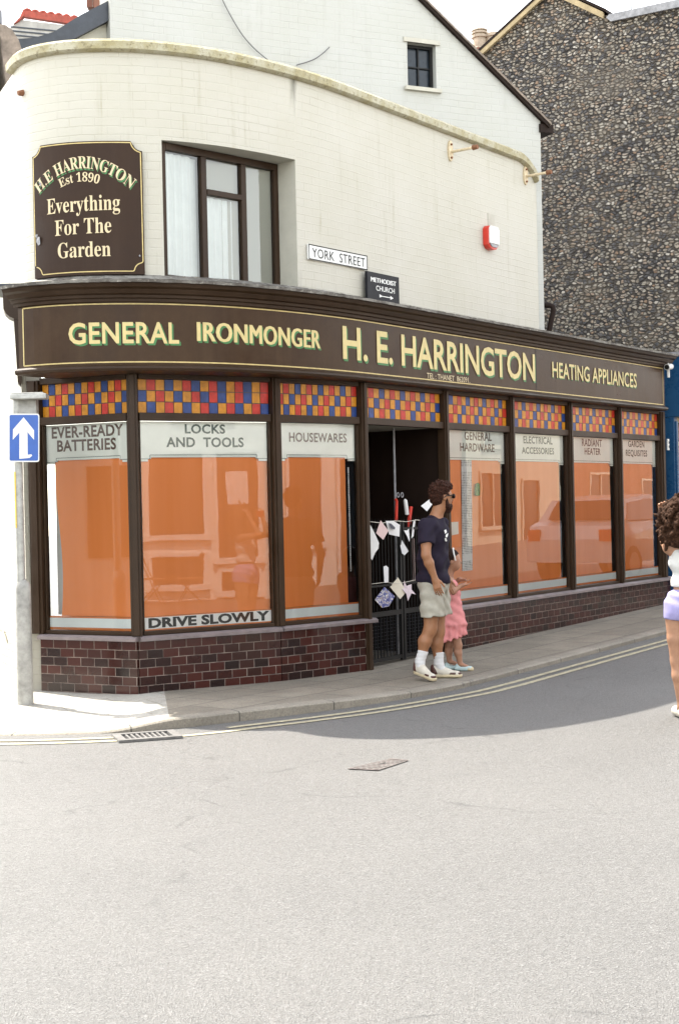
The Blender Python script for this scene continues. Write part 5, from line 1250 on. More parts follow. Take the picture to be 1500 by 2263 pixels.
# menu sheet, bistro chairs and table in front of the cafe
mb = MB(); ob(mb, 9.44, 9.82, 1.68, 2.26, .014, .022); tag(mb.build('menu_sheet', M['paper']), 'white menu sheet on the cafe wall across the street', 'menu')
M['bistro'] = plain('bistro_slats', (.30, .12, .05), .5, .2, 10)
def chair(x, y, rz, lab):
    z = road_z(x, y)+.02; th = thing('folding_chair', (x, y, z), lab, 'chair', 'folding chairs outside the cafe'); c_, s_ = math.cos(rz), math.sin(rz)
    T = lambda a, b_, h: (x+a*c_-b_*s_, y+a*s_+b_*c_, z+h)
    A_ = np.array([[c_, s_, 0], [-s_, c_, 0], [0, 0, 1]])
    mb = MB(); [mb.box(T(0, -.17+k*.07, .45), (.2, .028, .008), A_) for k in range(6)]; mb.build('seat', M['bistro'], th)
    mb = MB(); [mb.box(T(0, .21, .62+k*.1), (.2, .008, .03), A_) for k in range(3)]; mb.build('backrest', M['bistro'], th)
    for k in (-.19, .19):
        mb = MB(); mb.tube([T(k, .22, .88), T(k, -.2, 0)], .012, 6); mb.build('leg', M['black'], th); mb = MB(); mb.tube([T(k*.9, -.2, .44), T(k*.9, .2, 0)], .012, 6); mb.build('leg', M['black'], th)
pc = OP(8.1, 0, 1.1); chair(pc[0], pc[1], 2.3, 'left slatted folding chair outside the cafe'); pc = OP(8.75, 0, 1.1); chair(pc[0], pc[1], -.7, 'right slatted folding chair outside the cafe')
pc = OP(7.55, 0, 1.1); z = road_z(*pc[:2]); th = thing('cafe_table', (pc[0], pc[1], z), 'small round bistro table between the folding chairs', 'table')
mb = MB(); mb.tube([(pc[0], pc[1], z+.70), (pc[0], pc[1], z+.73)], .32, 20); mb.build('table_top', M['white'], th)
mb = MB(); mb.tube([(pc[0], pc[1], z+.70), (pc[0], pc[1], z+.04), (pc[0], pc[1], z)], [.02, .02, .2], 10); mb.build('leg', M['black'], th)
# parked car up the street
cx = np.array([10.1, 22.4]); cz = road_z(*cx); th = thing('parked_car', (*cx, cz), 'white hatchback parked up the street, mirrored in the right-hand windows', 'car')
def CP(x, y, z): return (*(cx+dR*x+nR*y), cz+z)
side = [(-1.95, .35), (-1.98, .75), (-1.85, .98), (-1.55, 1.05), (-1.25, 1.42), (-.2, 1.50), (.55, 1.38), (1.05, 1.0), (1.75, .85), (1.95, .65), (1.95, .3)]
mb = MB()
def ysc(z): return .84-.16*max(0, z-.95)/.5
L1 = [CP(x, -ysc(z), z) for x, z in side]; L2 = [CP(x, ysc(z), z) for x, z in side]
mb.quad(L1); mb.quad(L2[::-1])
for i in range(len(side)): j = (i+1) % len(side); mb.quad([L1[j], L1[i], L2[i], L2[j]])
mb.build('body', plain('car_paint', (.62, .62, .62), .25, .03, 3, coat=.8), th)
for s_ in (-1, 1):
    mb = MB(); P = [(-1.40, 1.06), (-1.18, 1.36), (-.2, 1.43), (.48, 1.33), (.88, 1.05)]; mb.prism([CP(x, s_*(ysc(z)+.004), z) for x, z in P], (*(nR*s_*.006), 0)); mb.build('side_window', M['darkglass'], th)
    for x in (-1.25, 1.2):
        mb = MB(); mb.tube([CP(x, s_*.68, .31), CP(x, s_*.86, .31)], .31, 20); wh = mb.build('wheel', M['black'], th); mb = MB(); mb.tube([CP(x, s_*.862, .31), CP(x, s_*.875, .31)], .2, 16); mb.build('rim', M['galv'], wh)
    mb = MB(); mb.box(CP(-1.965, s_*.68, .82), (.03, .12, .10), AO); mb.build('tail_light', M['red'], th)
mb = MB(); mb.prism([CP(-1.575, -.6, 1.075), CP(-1.575, .6, 1.075), CP(-1.29, .55, 1.40), CP(-1.29, -.55, 1.40)], (*(-dR*.012), 0.01)); mb.build('rear_window', M['darkglass'], th)
mb = MB(); mb.prism([CP(.60, -.55, 1.36), CP(.60, .55, 1.36), CP(1.02, .62, 1.04), CP(1.02, -.62, 1.04)], (*(dR*.012), 0.01)); mb.build('windscreen', M['darkglass'], th)
# ================================================================== people: continuous skins grown from smooth-joined limbs
class Field:
    def __init__(s, lo, hi, h):
        s.lo = np.array(lo, float); s.h = h; s.n = np.ceil((np.array(hi, float)-s.lo)/h).astype(int)+1
        s.f = np.full(tuple(s.n), .12, np.float32)
    def _win(s, lo, hi, pad):
        a = np.clip(np.floor((lo-pad-s.lo)/s.h).astype(int), 0, s.n-1); b = np.clip(np.ceil((hi+pad-s.lo)/s.h).astype(int)+1, 1, s.n)
        if np.any(b <= a): return None, None
        g = np.meshgrid(*[s.lo[k]+s.h*np.arange(a[k], b[k]) for k in range(3)], indexing='ij')
        return (slice(a[0], b[0]), slice(a[1], b[1]), slice(a[2], b[2])), np.stack(g, -1).astype(np.float32)
    def _put(s, w, d, k, sub=False):
        a = s.f[w]
        if sub: a_, b_ = -a, d; s.f[w] = -_smin(a_, b_, k) if k else np.maximum(a, -d); return
        s.f[w] = _smin(a, d, k) if k else np.minimum(a, d)
    def cone(s, p, q, r0, r1, k=.02, sub=False):
        p = np.array(p, float); q = np.array(q, float); R = max(r0, r1)
        w, P = s._win(np.minimum(p, q)-R, np.maximum(p, q)+R, .05)
        if w is None: return
        d = q-p; t = np.clip(((P-p)@d)/max(1e-9, d@d), 0, 1); D = np.linalg.norm(P-(p+t[..., None]*d), axis=-1)-(r0+(r1-r0)*t)
        s._put(w, D, k, sub)
    def ell(s, c, rad, ax=None, k=.02, sub=False):
        c = np.array(c, float); rad = np.array(rad, float); R = rad.max()
        w, P = s._win(c-R, c+R, .05)
        if w is None: return
        A = np.eye(3) if ax is None else np.array(ax, float); Q = (P-c)@A.T
        k0 = np.linalg.norm(Q/rad, axis=-1); k1 = np.linalg.norm(Q/(rad*rad), axis=-1)+1e-9
        s._put(w, k0*(k0-1)/k1, k, sub)
    def grid(s):
        return np.stack(np.meshgrid(*[s.lo[k]+s.h*np.arange(s.n[k]) for k in range(3)], indexing='ij'), -1)
    def cut(s, p, n):                    # keep the side the normal points away from
        G = s.grid(); s.f = np.maximum(s.f, ((G-np.array(p))@np.array(n)).astype(np.float32))
    def warp(s, fn): G = s.grid(); s.f = s.f+fn(G[..., 0], G[..., 1], G[..., 2]).astype(np.float32)
    def mesh(s, name, mat, parent, smooth_it=2):
        f = s.f; I = f < 0; nx, ny, nz = f.shape
        cnt = np.zeros((nx-1, ny-1, nz-1), np.float32); acc = np.zeros((nx-1, ny-1, nz-1, 3), np.float32)
        base = np.stack(np.meshgrid(np.arange(nx-1), np.arange(ny-1), np.arange(nz-1), indexing='ij'), -1)
        def sl(o): return tuple(slice(o[k], o[k]+(nx-1, ny-1, nz-1)[k]) for k in range(3))
        cor = [(i, j, k) for i in (0, 1) for j in (0, 1) for k in (0, 1)]
        for a in cor:
            for ax in range(3):
                if a[ax]: continue
                b = list(a); b[ax] = 1; fa, fb = f[sl(a)], f[sl(b)]; m = (fa < 0) != (fb < 0)
                t = np.where(m, fa/np.where(m, fa-fb, 1), 0)
                for q in range(3): acc[..., q] += np.where(m, a[q]+(t if q == ax else 0), 0)
                cnt += m
        act = cnt > 0; idx = -np.ones(cnt.shape, np.int64); idx[act] = np.arange(act.sum())
        V = s.lo+s.h*(base[act]+acc[act]/cnt[act][:, None]); Fq = []
        for ax in range(3):
            u, v = (ax+1) % 3, (ax+2) % 3
            a = [slice(None)]*3; a[ax] = slice(0, -1); b = [slice(None)]*3; b[ax] = slice(1, None)
            m = I[tuple(a)] != I[tuple(b)]; E_ = np.argwhere(m)
            ok = (E_[:, u] > 0) & (E_[:, v] > 0) & (E_[:, u] < f.shape[u]-1) & (E_[:, v] < f.shape[v]-1); E_ = E_[ok]
            ins = I[tuple(E_.T)]
            def gi(du, dv):
                e = E_.copy(); e[:, u] -= du; e[:, v] -= dv; return idx[tuple(e.T)]
            q = np.stack([gi(0, 0), gi(1, 0), gi(1, 1), gi(0, 1)], 1); q[~ins] = q[~ins][:, ::-1]; Fq.append(q)
        F_ = np.concatenate(Fq)
        for _ in range(smooth_it):       # light relaxation
            S = np.zeros_like(V); N_ = np.zeros(len(V))
            for k in range(4):
                np.add.at(S, F_[:, k], V[F_[:, (k+1) % 4]]); np.add.at(N_, F_[:, k], 1)
            V = V*.5+.5*S/np.maximum(N_, 1)[:, None]
        off = np.array(ROOT[parent.name] if parent.name in ROOT else ROOT[parent.parent.name])
        me = bpy.data.meshes.new(name); me.from_pydata((V-off).tolist(), [], F_.tolist()); me.materials.append(mat)
        me.polygons.foreach_set('use_smooth', [True]*len(me.polygons))
        o = bpy.data.objects.new(name, me); C.objects.link(o); o.parent = parent; return o
def _smin(a, b, k):
    h = np.clip(.5+.5*(b-a)/k, 0, 1); return b+(a-b)*h-k*h*(1-h)
def skin_mat(name, c):
    m, nt, b, N, L = _m(name); n = noise(nt, coords(nt), 25, 4, .6)
    L.new(ramp(nt, n, [(.3, tuple(x*.88 for x in c)), (.7, tuple(min(1, x*1.08) for x in c))]), b.inputs['Base Color'])
    b.inputs['Roughness'].default_value = .55; b.inputs['Subsurface Weight'].default_value = .12; b.inputs['Subsurface Scale'].default_value = .01
    b.inputs['Subsurface Radius'].default_value = (1, .35, .2); return m
M['skin1'] = skin_mat('tanned_skin', (.29, .13, .062)); M['skin2'] = skin_mat('light_skin', (.34, .17, .105)); M['skin3'] = skin_mat('fair_skin', (.36, .19, .115))
def cloth(name, c, var=.12, bs=160):
    return plain(name, c, .85, var, 18, spec=.2, bmp=.35, bscale=bs)
def hairmat(name, c1, c2):
    m, nt, b, N, L = _m(name); n = noise(nt, coords(nt), 70, 5, .75)
    L.new(ramp(nt, n, [(.35, c1), (.65, c2)]), b.inputs['Base Color']); b.inputs['Roughness'].default_value = .75; b.inputs['Specular IOR Level'].default_value = .15
    bump(nt, b, n, .9, .02); return m
M['hair1'] = hairmat('brown_hair', (.014, .006, .004), (.060, .022, .013)); M['hair2'] = hairmat('dark_hair', (.010, .006, .005), (.045, .022, .015)); M['hair3'] = hairmat('curly_hair', (.014, .006, .0035), (.085, .038, .019))
M['tee'] = cloth('navy_tshirt', (.015, .011, .022)); M['shorts'] = cloth('stone_shorts', (.36, .34, .285), .08); M['sock'] = cloth('white_sock', (.58, .58, .585), .05, 220)
M['shoewhite'] = plain('white_leather', (.52, .485, .41), .5, .08, 20); M['sole'] = plain('cream_rubber', (.52, .44, .29), .6, .1, 20); M['brownleather'] = plain('brown_leather', (.075, .028, .022), .5, .2, 30)
M['pink'] = cloth('pink_dress', (.62, .24, .24), .12, 120); M['whitetop'] = cloth('white_top', (.56, .56, .54), .04); M['lavender'] = cloth('lavender_shorts', (.28, .26, .46), .12)
M['lens'] = plain('sunglass_lens', (.006, .005, .005), .1)
V3 = lambda *a: np.array(a, float)
def hand(F, w, d, palm_n, thumb_side, L=.185, curl=.5, k=.007, sc=1.0):
    """five fingers off a palm: w wrist, d direction, palm_n palm normal, thumb_side unit vector towards the thumb"""
    d = d/np.linalg.norm(d); ts = thumb_side-d*np.dot(thumb_side, d); ts /= np.linalg.norm(ts); pn = np.cross(d, ts)
    if np.dot(pn, palm_n) < 0: pn = -pn
    pl = L*.50; F.cone(w, w+d*pl*.35, .024*sc, .026*sc, .015)
    for o in (-.027, -.009, .009, .027): F.cone(w+d*pl*.25+ts*o*sc*.75, w+d*pl+ts*o*sc, .0135*sc, .0125*sc, .012)
    for o, ln in ((.030, .070), (.010, .080), (-.011, .074), (-.031, .056)):
        a = w+d*pl*.97+ts*o*sc; c0 = curl*(.75+.25*random.random()); l3 = ln*sc/3*1.15
        for seg_, ang in enumerate((c0*.6, c0*1.3, c0*1.9)):
            v = d*math.cos(ang)+pn*math.sin(ang)+ts*o*.9; v /= np.linalg.norm(v); b_ = a+v*l3
            F.cone(a, b_, (.0092-.0008*seg_)*sc, (.0085-.0008*seg_)*sc, .004); a = b_
    a = w+d*pl*.30+ts*.026*sc
    for ang in (.65, .35, .2):
        v = d*math.cos(ang)+ts*math.sin(ang)+pn*.35; v /= np.linalg.norm(v); b_ = a+v*.030*sc; F.cone(a, b_, .0115*sc, .0095*sc, .006); a = b_

# ---------------- man
mo = on_ground(985, 1499, .002); MY = mo[1]
th = thing('person', mo, 'bearded man in navy T-shirt, stone shorts and white socks walking past the doorway', 'person')
J = lambda u, v, dy=0.0: at_depth(u, v, MY+dy)
lo, hi = J(895, 1508, -.5), J(1030, 1055, .5); lo = np.minimum(lo, hi)-.05; hi = np.maximum(J(895, 1508, -.5), hi)+.05; lo[1] = MY-.42; hi[1] = MY+.38
def new(h=.0075, l=lo, u=hi): return Field(l, u, h)
def man_body(F):
    ha = RAD(24); hf, hs, hu = V3(math.cos(ha), math.sin(ha), 0), V3(math.sin(ha), -math.cos(ha), 0), V3(0, 0, 1); HC = J(975.5, 1098)
    H = lambda f, s, u: HC+hf*f+hs*s+hu*u
    ax = np.array([hf, hs, hu])
    F.ell(H(-.012, 0, .035), (.098, .078, .098), ax, .02); F.ell(H(.02, 0, -.03), (.078, .066, .098), ax, .03)
    F.ell(H(.045, 0, -.095), (.040, .042, .032), ax, .03)
    F.cone(H(.090, 0, .005), H(.110, 0, -.030), .010, .013, .012)      # nose
    F.cone(H(.078, -.03, .028), H(.078, .03, .028), .012, .012, .015)  # brow
    F.cone(H(.084, -.02, -.062), H(.084, .02, -.062), .008, .008, .008); F.cone(H(.081, -.018, -.075), H(.081, .018, -.075), .008, .008, .008)
    for sd in (-1, 1): F.ell(H(.082, sd*.032, .008), (.012, .016, .010), ax, .006); F.ell(H(-.008, sd*.078, -.005), (.020, .009, .032), ax, .008); F.ell(H(-.004, sd*.086, -.006), (.010, .006, .018), ax, .004, True)
    F.cone(J(969, 1124), J(960, 1152), .058, .064, .03)
    # torso, shoulders
    ta = RAD(-13); tf, tr = V3(math.cos(ta), math.sin(ta), 0), V3(math.sin(ta), -math.cos(ta), 0); TC = lambda u, v, f=0, s=0: J(u, v)+tf*f+tr*s
    tx = np.array([tf, tr, V3(0, 0, 1)])
    F.ell(TC(958, 1183), (.125, .185, .17), tx, .05); F.ell(TC(957, 1235), (.118, .165, .16), tx, .06); F.ell(TC(957, 1290), (.125, .165, .12), tx, .05)
    F.cone(TC(957, 1163, 0, .15), TC(958, 1163, 0, -.15), .062, .062, .05)
    SR, SL = TC(949, 1166, 0, .185), TC(966, 1164, 0, -.185)
    ER, WR = J(941, 1227, -.27), J(959.5, 1276, -.25)
    F.cone(SR, SR+(ER-SR)*.5, .060, .052, .03); F.cone(SR+(ER-SR)*.5, ER, .052, .042, .02); F.cone(ER, ER+(WR-ER)*.35, .042, .043, .02); F.cone(ER+(WR-ER)*.35, WR, .043, .028, .02)
    hd = J(969, 1310, -.27)-WR; hand(F, WR, hd, V3(.35, .93, 0), V3(.9, -.3, .2), .20, .42)
    EL, WL = J(968, 1228, .27), J(985, 1276, .24); F.cone(SL, EL, .058, .042, .03); F.cone(EL, WL, .043, .028, .02); hand(F, WL, J(993, 1308, .22)-WL, V3(.2, -.95, 0), V3(.9, .3, .2), .19, .4)
    # legs
    for hp, kn, an in (((954, 1302, -.09), (951, 1387, -.10), (928.5, 1466, -.10)), ((964, 1302, .09), (968, 1390, .06), (969, 1471, .05))):
        a, b_, c = J(*hp), J(*kn), J(*an); F.cone(a, b_, .098, .060, .04); F.cone(b_, b_+(c-b_)*.1, .060, .056, .02)
        bk = V3(-.018, 0, 0); F.cone(b_+(c-b_)*.12, b_+(c-b_)*.38+bk, .054, .060, .03); F.cone(b_+(c-b_)*.38+bk, c, .056, .033, .03)
    return HC, hf, hs, hu, ax, H, SR, ER, SL, EL, tf, tr, TC, tx
F = new(); HC, hf, hs, hu, hax, H, SR, ER, SL, EL, tf, tr, TC, tx = man_body(F)
FEET = [((926, 1466, -.10), V3(.62, -.78, -.20), (-.05)), ((969, 1471, .05), V3(.985, -.17, 0), 0)]
F.mesh('body', M['skin1'], th)
# T-shirt
F = new(); 
F.ell(TC(958, 1184), (.147, .205, .185), tx, .05); F.ell(TC(956, 1238), (.150, .195, .18), tx, .06); F.ell(TC(957, 1282), (.160, .20, .12), tx, .05)
F.cone(TC(958, 1165, 0, .15), TC(959, 1165, 0, -.15), .077, .077, .05); F.cone(TC(960, 1160), TC(963, 1150), .085, .070, .03)
for s_, e_ in ((SR, ER), (SL, EL)):
    q = s_+(e_-s_)*.60; d = (e_-s_)/np.linalg.norm(e_-s_); F2 = new(); F2.cone(s_-d*.02, q+d*.04, .076, .078, .02); F2.cut(q, d)
    F.f = _smin(F.f, F2.f, .02)
hem = J(958, 1287); F.cut(hem, V3(-.045, .02, -1)/1.0)
F.cone(J(968, 1128), J(961, 1150), .066, .066, .012, True)
zz0 = hem[2]
F.warp(lambda x, y, z: .009*np.sin((z-zz0)*34+x*30+y*22+1.5*np.sin(x*14+z*9))*np.clip((1.32-z)/.45, .12, 1)+.005*np.sin(x*48-z*34+y*16+np.sin(z*25)))
tee = F.mesh('t_shirt', M['tee'], th)
# white print on the chest
mb = MB()
def chest(u, v):
    d = ray(u, v); return None
hf2 = tf*.92+tr*.39
for pts in ([(981, 1172), (985, 1170), (987, 1176), (983, 1180)], [(985, 1181), (990, 1178), (989, 1184), (987, 1188), (984, 1186)], [(982, 1190), (985, 1188), (987.5, 1195), (985, 1197), (983, 1195)]):
    P = []
    for u, v in pts:
        d = ray(u, v); o = V3(0, 0, CAMH); best = None
        for k in np.arange(MY-.45, MY+.2, .002):
            p = o+d*(k/d[1]); g = (p-F.lo)/F.h; g = np.clip(g.astype(int), 0, F.n-1)
            if F.f[tuple(g)] < .008: best = p-d*.004; break
        if best is not None: P.append(best)
    if len(P) > 2: mb.quad(P)
if mb.f: mb.build('shirt_print', M['white'], tee)
# shorts
F = new(); F.ell(TC(957, 1292), (.140, .178, .12), tx, .04)
for hp, kn, r0, r1, fl in (((954, 1302, -.085), (956, 1362, -.10), .115, .112, 1), ((964, 1302, .085), (972, 1358, .07), .115, .108, 1)):
    a, b_ = J(*hp), J(*kn); F.cone(a, b_, r0, r1, .03); c_ = b_+(b_-a)*.6; F.cone(b_, c_, r1, r1, .01)
F.cut(J(958, 1361), V3(.05, -.02, -1)); F.cut(J(957, 1268), V3(0, 0, 1))
F.warp(lambda x, y, z: .006*np.sin(z*52+x*38+y*20+1.4*np.sin(x*20))+.004*np.sin(x*70+y*50+z*15))
F.mesh('shorts', M['shorts'], th)
# socks and shoes
for (u, v, dy), fd_, lift in FEET:
    an = J(u, v, dy); kn = J(951, 1387, -.10) if dy < 0 else J(968, 1390, .06); d = (kn-an)/np.linalg.norm(kn-an)
    fd_ = fd_/np.linalg.norm(fd_); sd = np.cross(fd_, V3(0, 0, 1)); sd /= np.linalg.norm(sd); up = np.cross(sd, fd_); A_ = np.array([fd_, sd, up])
    F = Field(an-V3(.22, .22, .18), an+V3(.25, .22, .20), .006); F.cone(an+d*.125, an+d*.02, .050, .043, .02); F.cone(an+d*.02, an-V3(0, 0, .045)+fd_*.03, .043, .040, .02)
    F.cut(an+d*.125, d); F.warp(lambda x, y, z: .0015*np.sin(z*180)); F.mesh('sock', M['sock'], th)
    heel = an-fd_*.055; solez = mo[2]+.004
    bt = V3(heel[0], heel[1], solez) if lift == 0 else V3(heel[0], heel[1], solez+.055)
    S = lambda f, s, z: bt+fd_*f+sd*s+up*z
    F = Field(an-V3(.2, .3, .2), an+V3(.36, .25, .12), .006)
    F.cone(S(.03, 0, .054), S(.10, 0, .052), .041, .040, .02); F.cone(S(.10, 0, .045), S(.225, 0, .030), .036, .030, .02); F.cone(S(.225, .012, .030), S(.225, -.012, .030), .027, .027, .01); F.cone(S(.022, 0, .082), S(.065, 0, .078), .037, .038, .015); F.cone(S(.09, 0, .075), S(.15, 0, .056), .028, .022, .02)
    F.cut(S(0, 0, .022), -up); sh = F.mesh('shoe', M['shoewhite'], th)
    F = Field(an-V3(.2, .3, .2), an+V3(.36, .25, .12), .006)
    F.cone(S(.025, 0, .02), S(.10, 0, .02), .040, .039, .01); F.cone(S(.10, 0, .02), S(.232, 0, .02), .039, .041, .01)
    F.cut(S(0, 0, .030), up); F.cut(S(0, 0, .001), -up); F.mesh('sole', M['sole'], sh)
    F = Field(an-V3(.2, .3, .2), an+V3(.36, .25, .12), .006)
    F.cone(S(.022, 0, .050), S(.018, 0, .090), .0455, .0415, .01); F.cut(S(.055, 0, .05), fd_+up*.8); F.cut(S(0, 0, .030), -up); F.mesh('heel_tab', M['brownleather'], sh)
    F = Field(an-V3(.2, .3, .2), an+V3(.36, .25, .12), .006)
    F.cone(S(.160, 0, .031), S(.230, 0, .029), .0395, .0365, .01); F.cut(S(.16, 0, .05), -fd_+up*.3); F.cut(S(0, 0, .048), up); F.cut(S(0, 0, .029), -up); F.mesh('toe_trim', M['brownleather'], sh)
    mb = MB()
    for k in range(5):
        f0 = .115+k*.021; mb.tube([S(f0, -.022, .074-k*.006), S(f0+.004, 0, .089-k*.0085), S(f0, .022, .074-k*.006)], .0042, 6)
    mb.build('laces', M['sole'], sh)
# hair, beard, glasses
F = Field(HC-.2, HC+.22, .0055)
F.ell(H(-.018, 0, .052), (.110, .088, .100), hax, .02); F.ell(H(.035, 0, .098), (.072, .070, .045), hax, .03); F.ell(H(-.055, 0, .0), (.066, .076, .085), hax, .03)
F.cone(H(.085, -.05, .03), H(.085, .05, .03), .042, .042, .012, True); F.cone(H(.11, -.06, .0), H(.11, .06, -.05), .07, .07, .02, True); F.ell(H(.02, .09, -.035), (.035, .03, .05), hax, .01, True); F.ell(H(.02, -.09, -.035), (.035, .03, .05), hax, .01, True)
F.cut(H(-.03, 0, -.072), -hu+hf*.25)
F.warp(lambda x, y, z: .0060*np.sin(x*150+3*np.sin(z*70))*np.sin(y*140+2*np.sin(x*60))*np.clip((z-HC[2]+.02)/.06, 0, 1)+.004*np.sin(z*160+y*90))
rh = np.random.default_rng(3)
for k in range(230):
    u = rh.normal(size=3); u /= np.linalg.norm(u)
    if u[2] < .12 and u[0] > -.2: continue
    if u[0] > .75: continue
    c = H(-.012, 0, .045)+hf*u[0]*.112+hs*u[1]*.090+hu*u[2]*.106
    if np.dot(c-H(.068, 0, 0), hf) > 0 and np.dot(c-HC, hu) < .09: continue
    if np.dot(c-HC, hu) < -.02: continue
    F.cone(c, c+rh.normal(size=3)*.012, rh.uniform(.006, .011), .006, .004)
F.mesh('hair', M['hair1'], th, 1)
F = Field(HC-.2, HC+.2, .0055)
F.ell(H(.046, 0, -.088), (.058, .058, .052), hax, .02); F.cone(H(.012, .068, -.02), H(.03, .056, -.085), .012, .022, .02); F.cone(H(.012, -.068, -.02), H(.03, -.056, -.085), .012, .022, .02); F.cone(H(.086, -.025, -.048), H(.086, .025, -.048), .011, .011, .01); F.cone(H(.04, 0, -.115), H(.065, 0, -.125), .035, .03, .02)
F.ell(H(.10, 0, -.070), (.02, .022, .007), hax, .005, True)
F.warp(lambda x, y, z: .004*np.sin(x*190)*np.sin(y*180)*np.sin(z*170))
M['beard'] = hairmat('beard_hair', (.016, .007, .005), (.055, .022, .013)); F.mesh('beard', M['beard'], th)
mb = MB(); [mb.tube([H(.093, .068, .012), H(.0, .085, .010), H(-.02, .084, -.008)], .0042, 6), mb.tube([H(.093, -.068, .012), H(-.0, -.085, .010)], .0042, 6), mb.tube([H(.112, -.014, .012), H(.112, .014, .012)], .004, 6)]
gl_ = mb.build('sunglasses', M['black'], th)
for sd in (-1, 1):
    F = Field(HC-.2, HC+.2, .005); F.ell(H(.103, sd*.038, .004), (.012, .034, .024), hax, .005); F.mesh('lens', M['lens'], gl_)

# ---------------- child in pink
co_ = on_ground(1016, 1481, .002); CY = co_[1]
th = thing('person', co_, 'small child in a pink dress with a white hairband, half hidden behind the man', 'person')
J2 = lambda u, v, dy=0.0: at_depth(u, v, CY+dy)
lo2 = J2(965, 1490); hi2 = J2(1040, 1195); lo2[1] = CY-.25; hi2[1] = CY+.25
ha = RAD(-8); cf, cs_, cu = V3(math.cos(ha), math.sin(ha), 0), V3(math.sin(ha), -math.cos(ha), 0), V3(0, 0, 1); cax = np.array([cf, cs_, cu]); CH = J2(999, 1240); H2 = lambda f, s, u: CH+cf*f+cs_*s+cu*u
F = Field(lo2, hi2, .0065)
F.ell(H2(-.01, 0, .03), (.082, .068, .078), cax, .02); F.ell(H2(.018, 0, -.03), (.062, .055, .068), cax, .03); F.cone(H2(.076, 0, -.002), H2(.086, 0, -.018), .007, .009, .008); F.ell(H2(.064, 0, -.05), (.012, .018, .010), cax, .01)
for sd in (-1, 1): F.ell(H2(-.005, sd*.068, -.005), (.015, .007, .022), cax, .006); F.ell(H2(.070, sd*.026, .010), (.008, .012, .008), cax, .004)
F.cone(J2(996, 1258), J2(992, 1278), .035, .036, .02); F.ell(J2(992, 1305), (.08, .11, .12), cax, .04); F.ell(J2(994, 1345), (.085, .105, .11), cax, .04)
for sd, e, w_, hnd in ((1, (1003, 1306), (1019, 1293), (1031, 1291)), (-1, (1000, 1292), (1014, 1281), (1025, 1283))):
    a = J2(993, 1280)+cs_*sd*.10; b_ = J2(*e)+cs_*sd*.12; c = J2(*w_)+cs_*sd*.07; F.cone(a, b_, .034, .026, .02); F.cone(b_, c, .027, .020, .015); hand(F, c, J2(*hnd)+cs_*sd*.06-c, V3(0, 0, 1.), -cs_*sd, .115, .25, sc=.68)
for sd, kx, ax_ in ((1, (1012, 1425), (1017, 1466)), (-1, (992, 1425), (992, 1462))):
    a = J2(997, 1365)+cs_*sd*.05; b_ = J2(*kx)+cs_*sd*.05; c = J2(*ax_)+cs_*sd*.05; F.cone(a, b_, .060, .040, .03); F.cone(b_, b_+(c-b_)*.4+V3(-.008, 0, 0), .038, .037, .02); F.cone(b_+(c-b_)*.4+V3(-.008, 0, 0), c, .036, .024, .02); F.cone(c, c+cf*.07-V3(0, 0, .03), .022, .018, .015)
F.mesh('body', M['skin2'], th)
F = Field(lo2, hi2, .007)
F.ell(J2(992, 1306), (.098, .125, .125), cax, .03); F.cone(J2(993, 1320), J2(996, 1372), .105, .135, .04); F.cone(J2(993, 1372)-cs_*.02, J2(990, 1412), .14, .165, .03); F.cone(J2(1003, 1370), J2(1006, 1404), .10, .10, .03)
F.cut(J2(996, 1411), V3(.28, 0, -1)); F.cut(J2(992, 1282), V3(0, 0, 1))
F.cone(J2(986, 1372), J2(986, 1372), .01, .01)
zt_ = J2(996, 1374)[2]
F.warp(lambda x, y, z: np.clip((zt_-z)/.05, 0, 1)*.010*np.sin(np.arctan2(y-CY, x-J2(996, 1380)[0])*16)+.004*np.sin(z*70+x*40)-.010*np.exp(-((z-zt_+.02)/.02)**2))
F.mesh('dress', M['pink'], th)
F = Field(CH-.2, CH+.2, .006); F.ell(H2(-.022, 0, .040), (.092, .078, .082), cax, .02); F.ell(H2(-.06, 0, -.02), (.05, .066, .06), cax, .03); F.cone(H2(.085, -.06, .0), H2(.085, .06, .0), .066, .066, .015, True)
F.warp(lambda x, y, z: .003*np.sin(x*160+z*120)*np.sin(y*150)); F.cone(H2(-.085, .0, .10), H2(-.08, 0, .115), .03, .025, .015); hr = F.mesh('hair', M['hair2'], th)
mb = MB(); mb.tube([H2(.030+.0*math.cos(a)-.02*math.sin(a), .082*math.cos(a), .035+.090*math.sin(a)) for a in np.arange(-.3, 3.5, .2)], .0075, 6); mb.build('hairband', M['white'], th, smooth=True)
F = Field(CH-.25, CH+.25, .005); F.ell(H2(-.05, .01, .135), (.016, .016, .012), cax); F.mesh('hair_bobble', M['red'], hr)
M['palegrn'] = plain('pale_blue_shoe', (.42, .55, .55), .5, .1, 20)
for sd, (u, v) in ((1, (1017, 1466)), (-1, (992, 1462))):
    c = J2(u, v)+cs_*sd*.05; F = Field(c-V3(.12, .12, .12), c+V3(.2, .12, .1), .005); bz = co_[2]+.002; b0 = V3(c[0], c[1], bz); d_ = V3(.95, -.3, 0)
    F.cone(b0-d_*.03+V3(0, 0, .02), b0+d_*.10+V3(0, 0, .018), .026, .027, .02); F.cone(b0-d_*.035+V3(0, 0, .03), b0-d_*.025+V3(0, 0, .045), .024, .024, .02); F.cut(b0, V3(0, 0, -1)); F.cone(b0+d_*.01+V3(0, 0, .055), b0+d_*.05+V3(0, 0, .055), .020, .020, .008, True); sh = F.mesh('shoe', M['palegrn'], th)
    F = Field(c-V3(.12, .12, .12), c+V3(.2, .12, .1), .005); F.cone(b0+d_*.088+V3(0, 0, .016), b0+d_*.105+V3(0, 0, .015), .0285, .027, .01); F.cut(b0, V3(0, 0, -1)); F.mesh('toe_cap', M['sole'], sh)

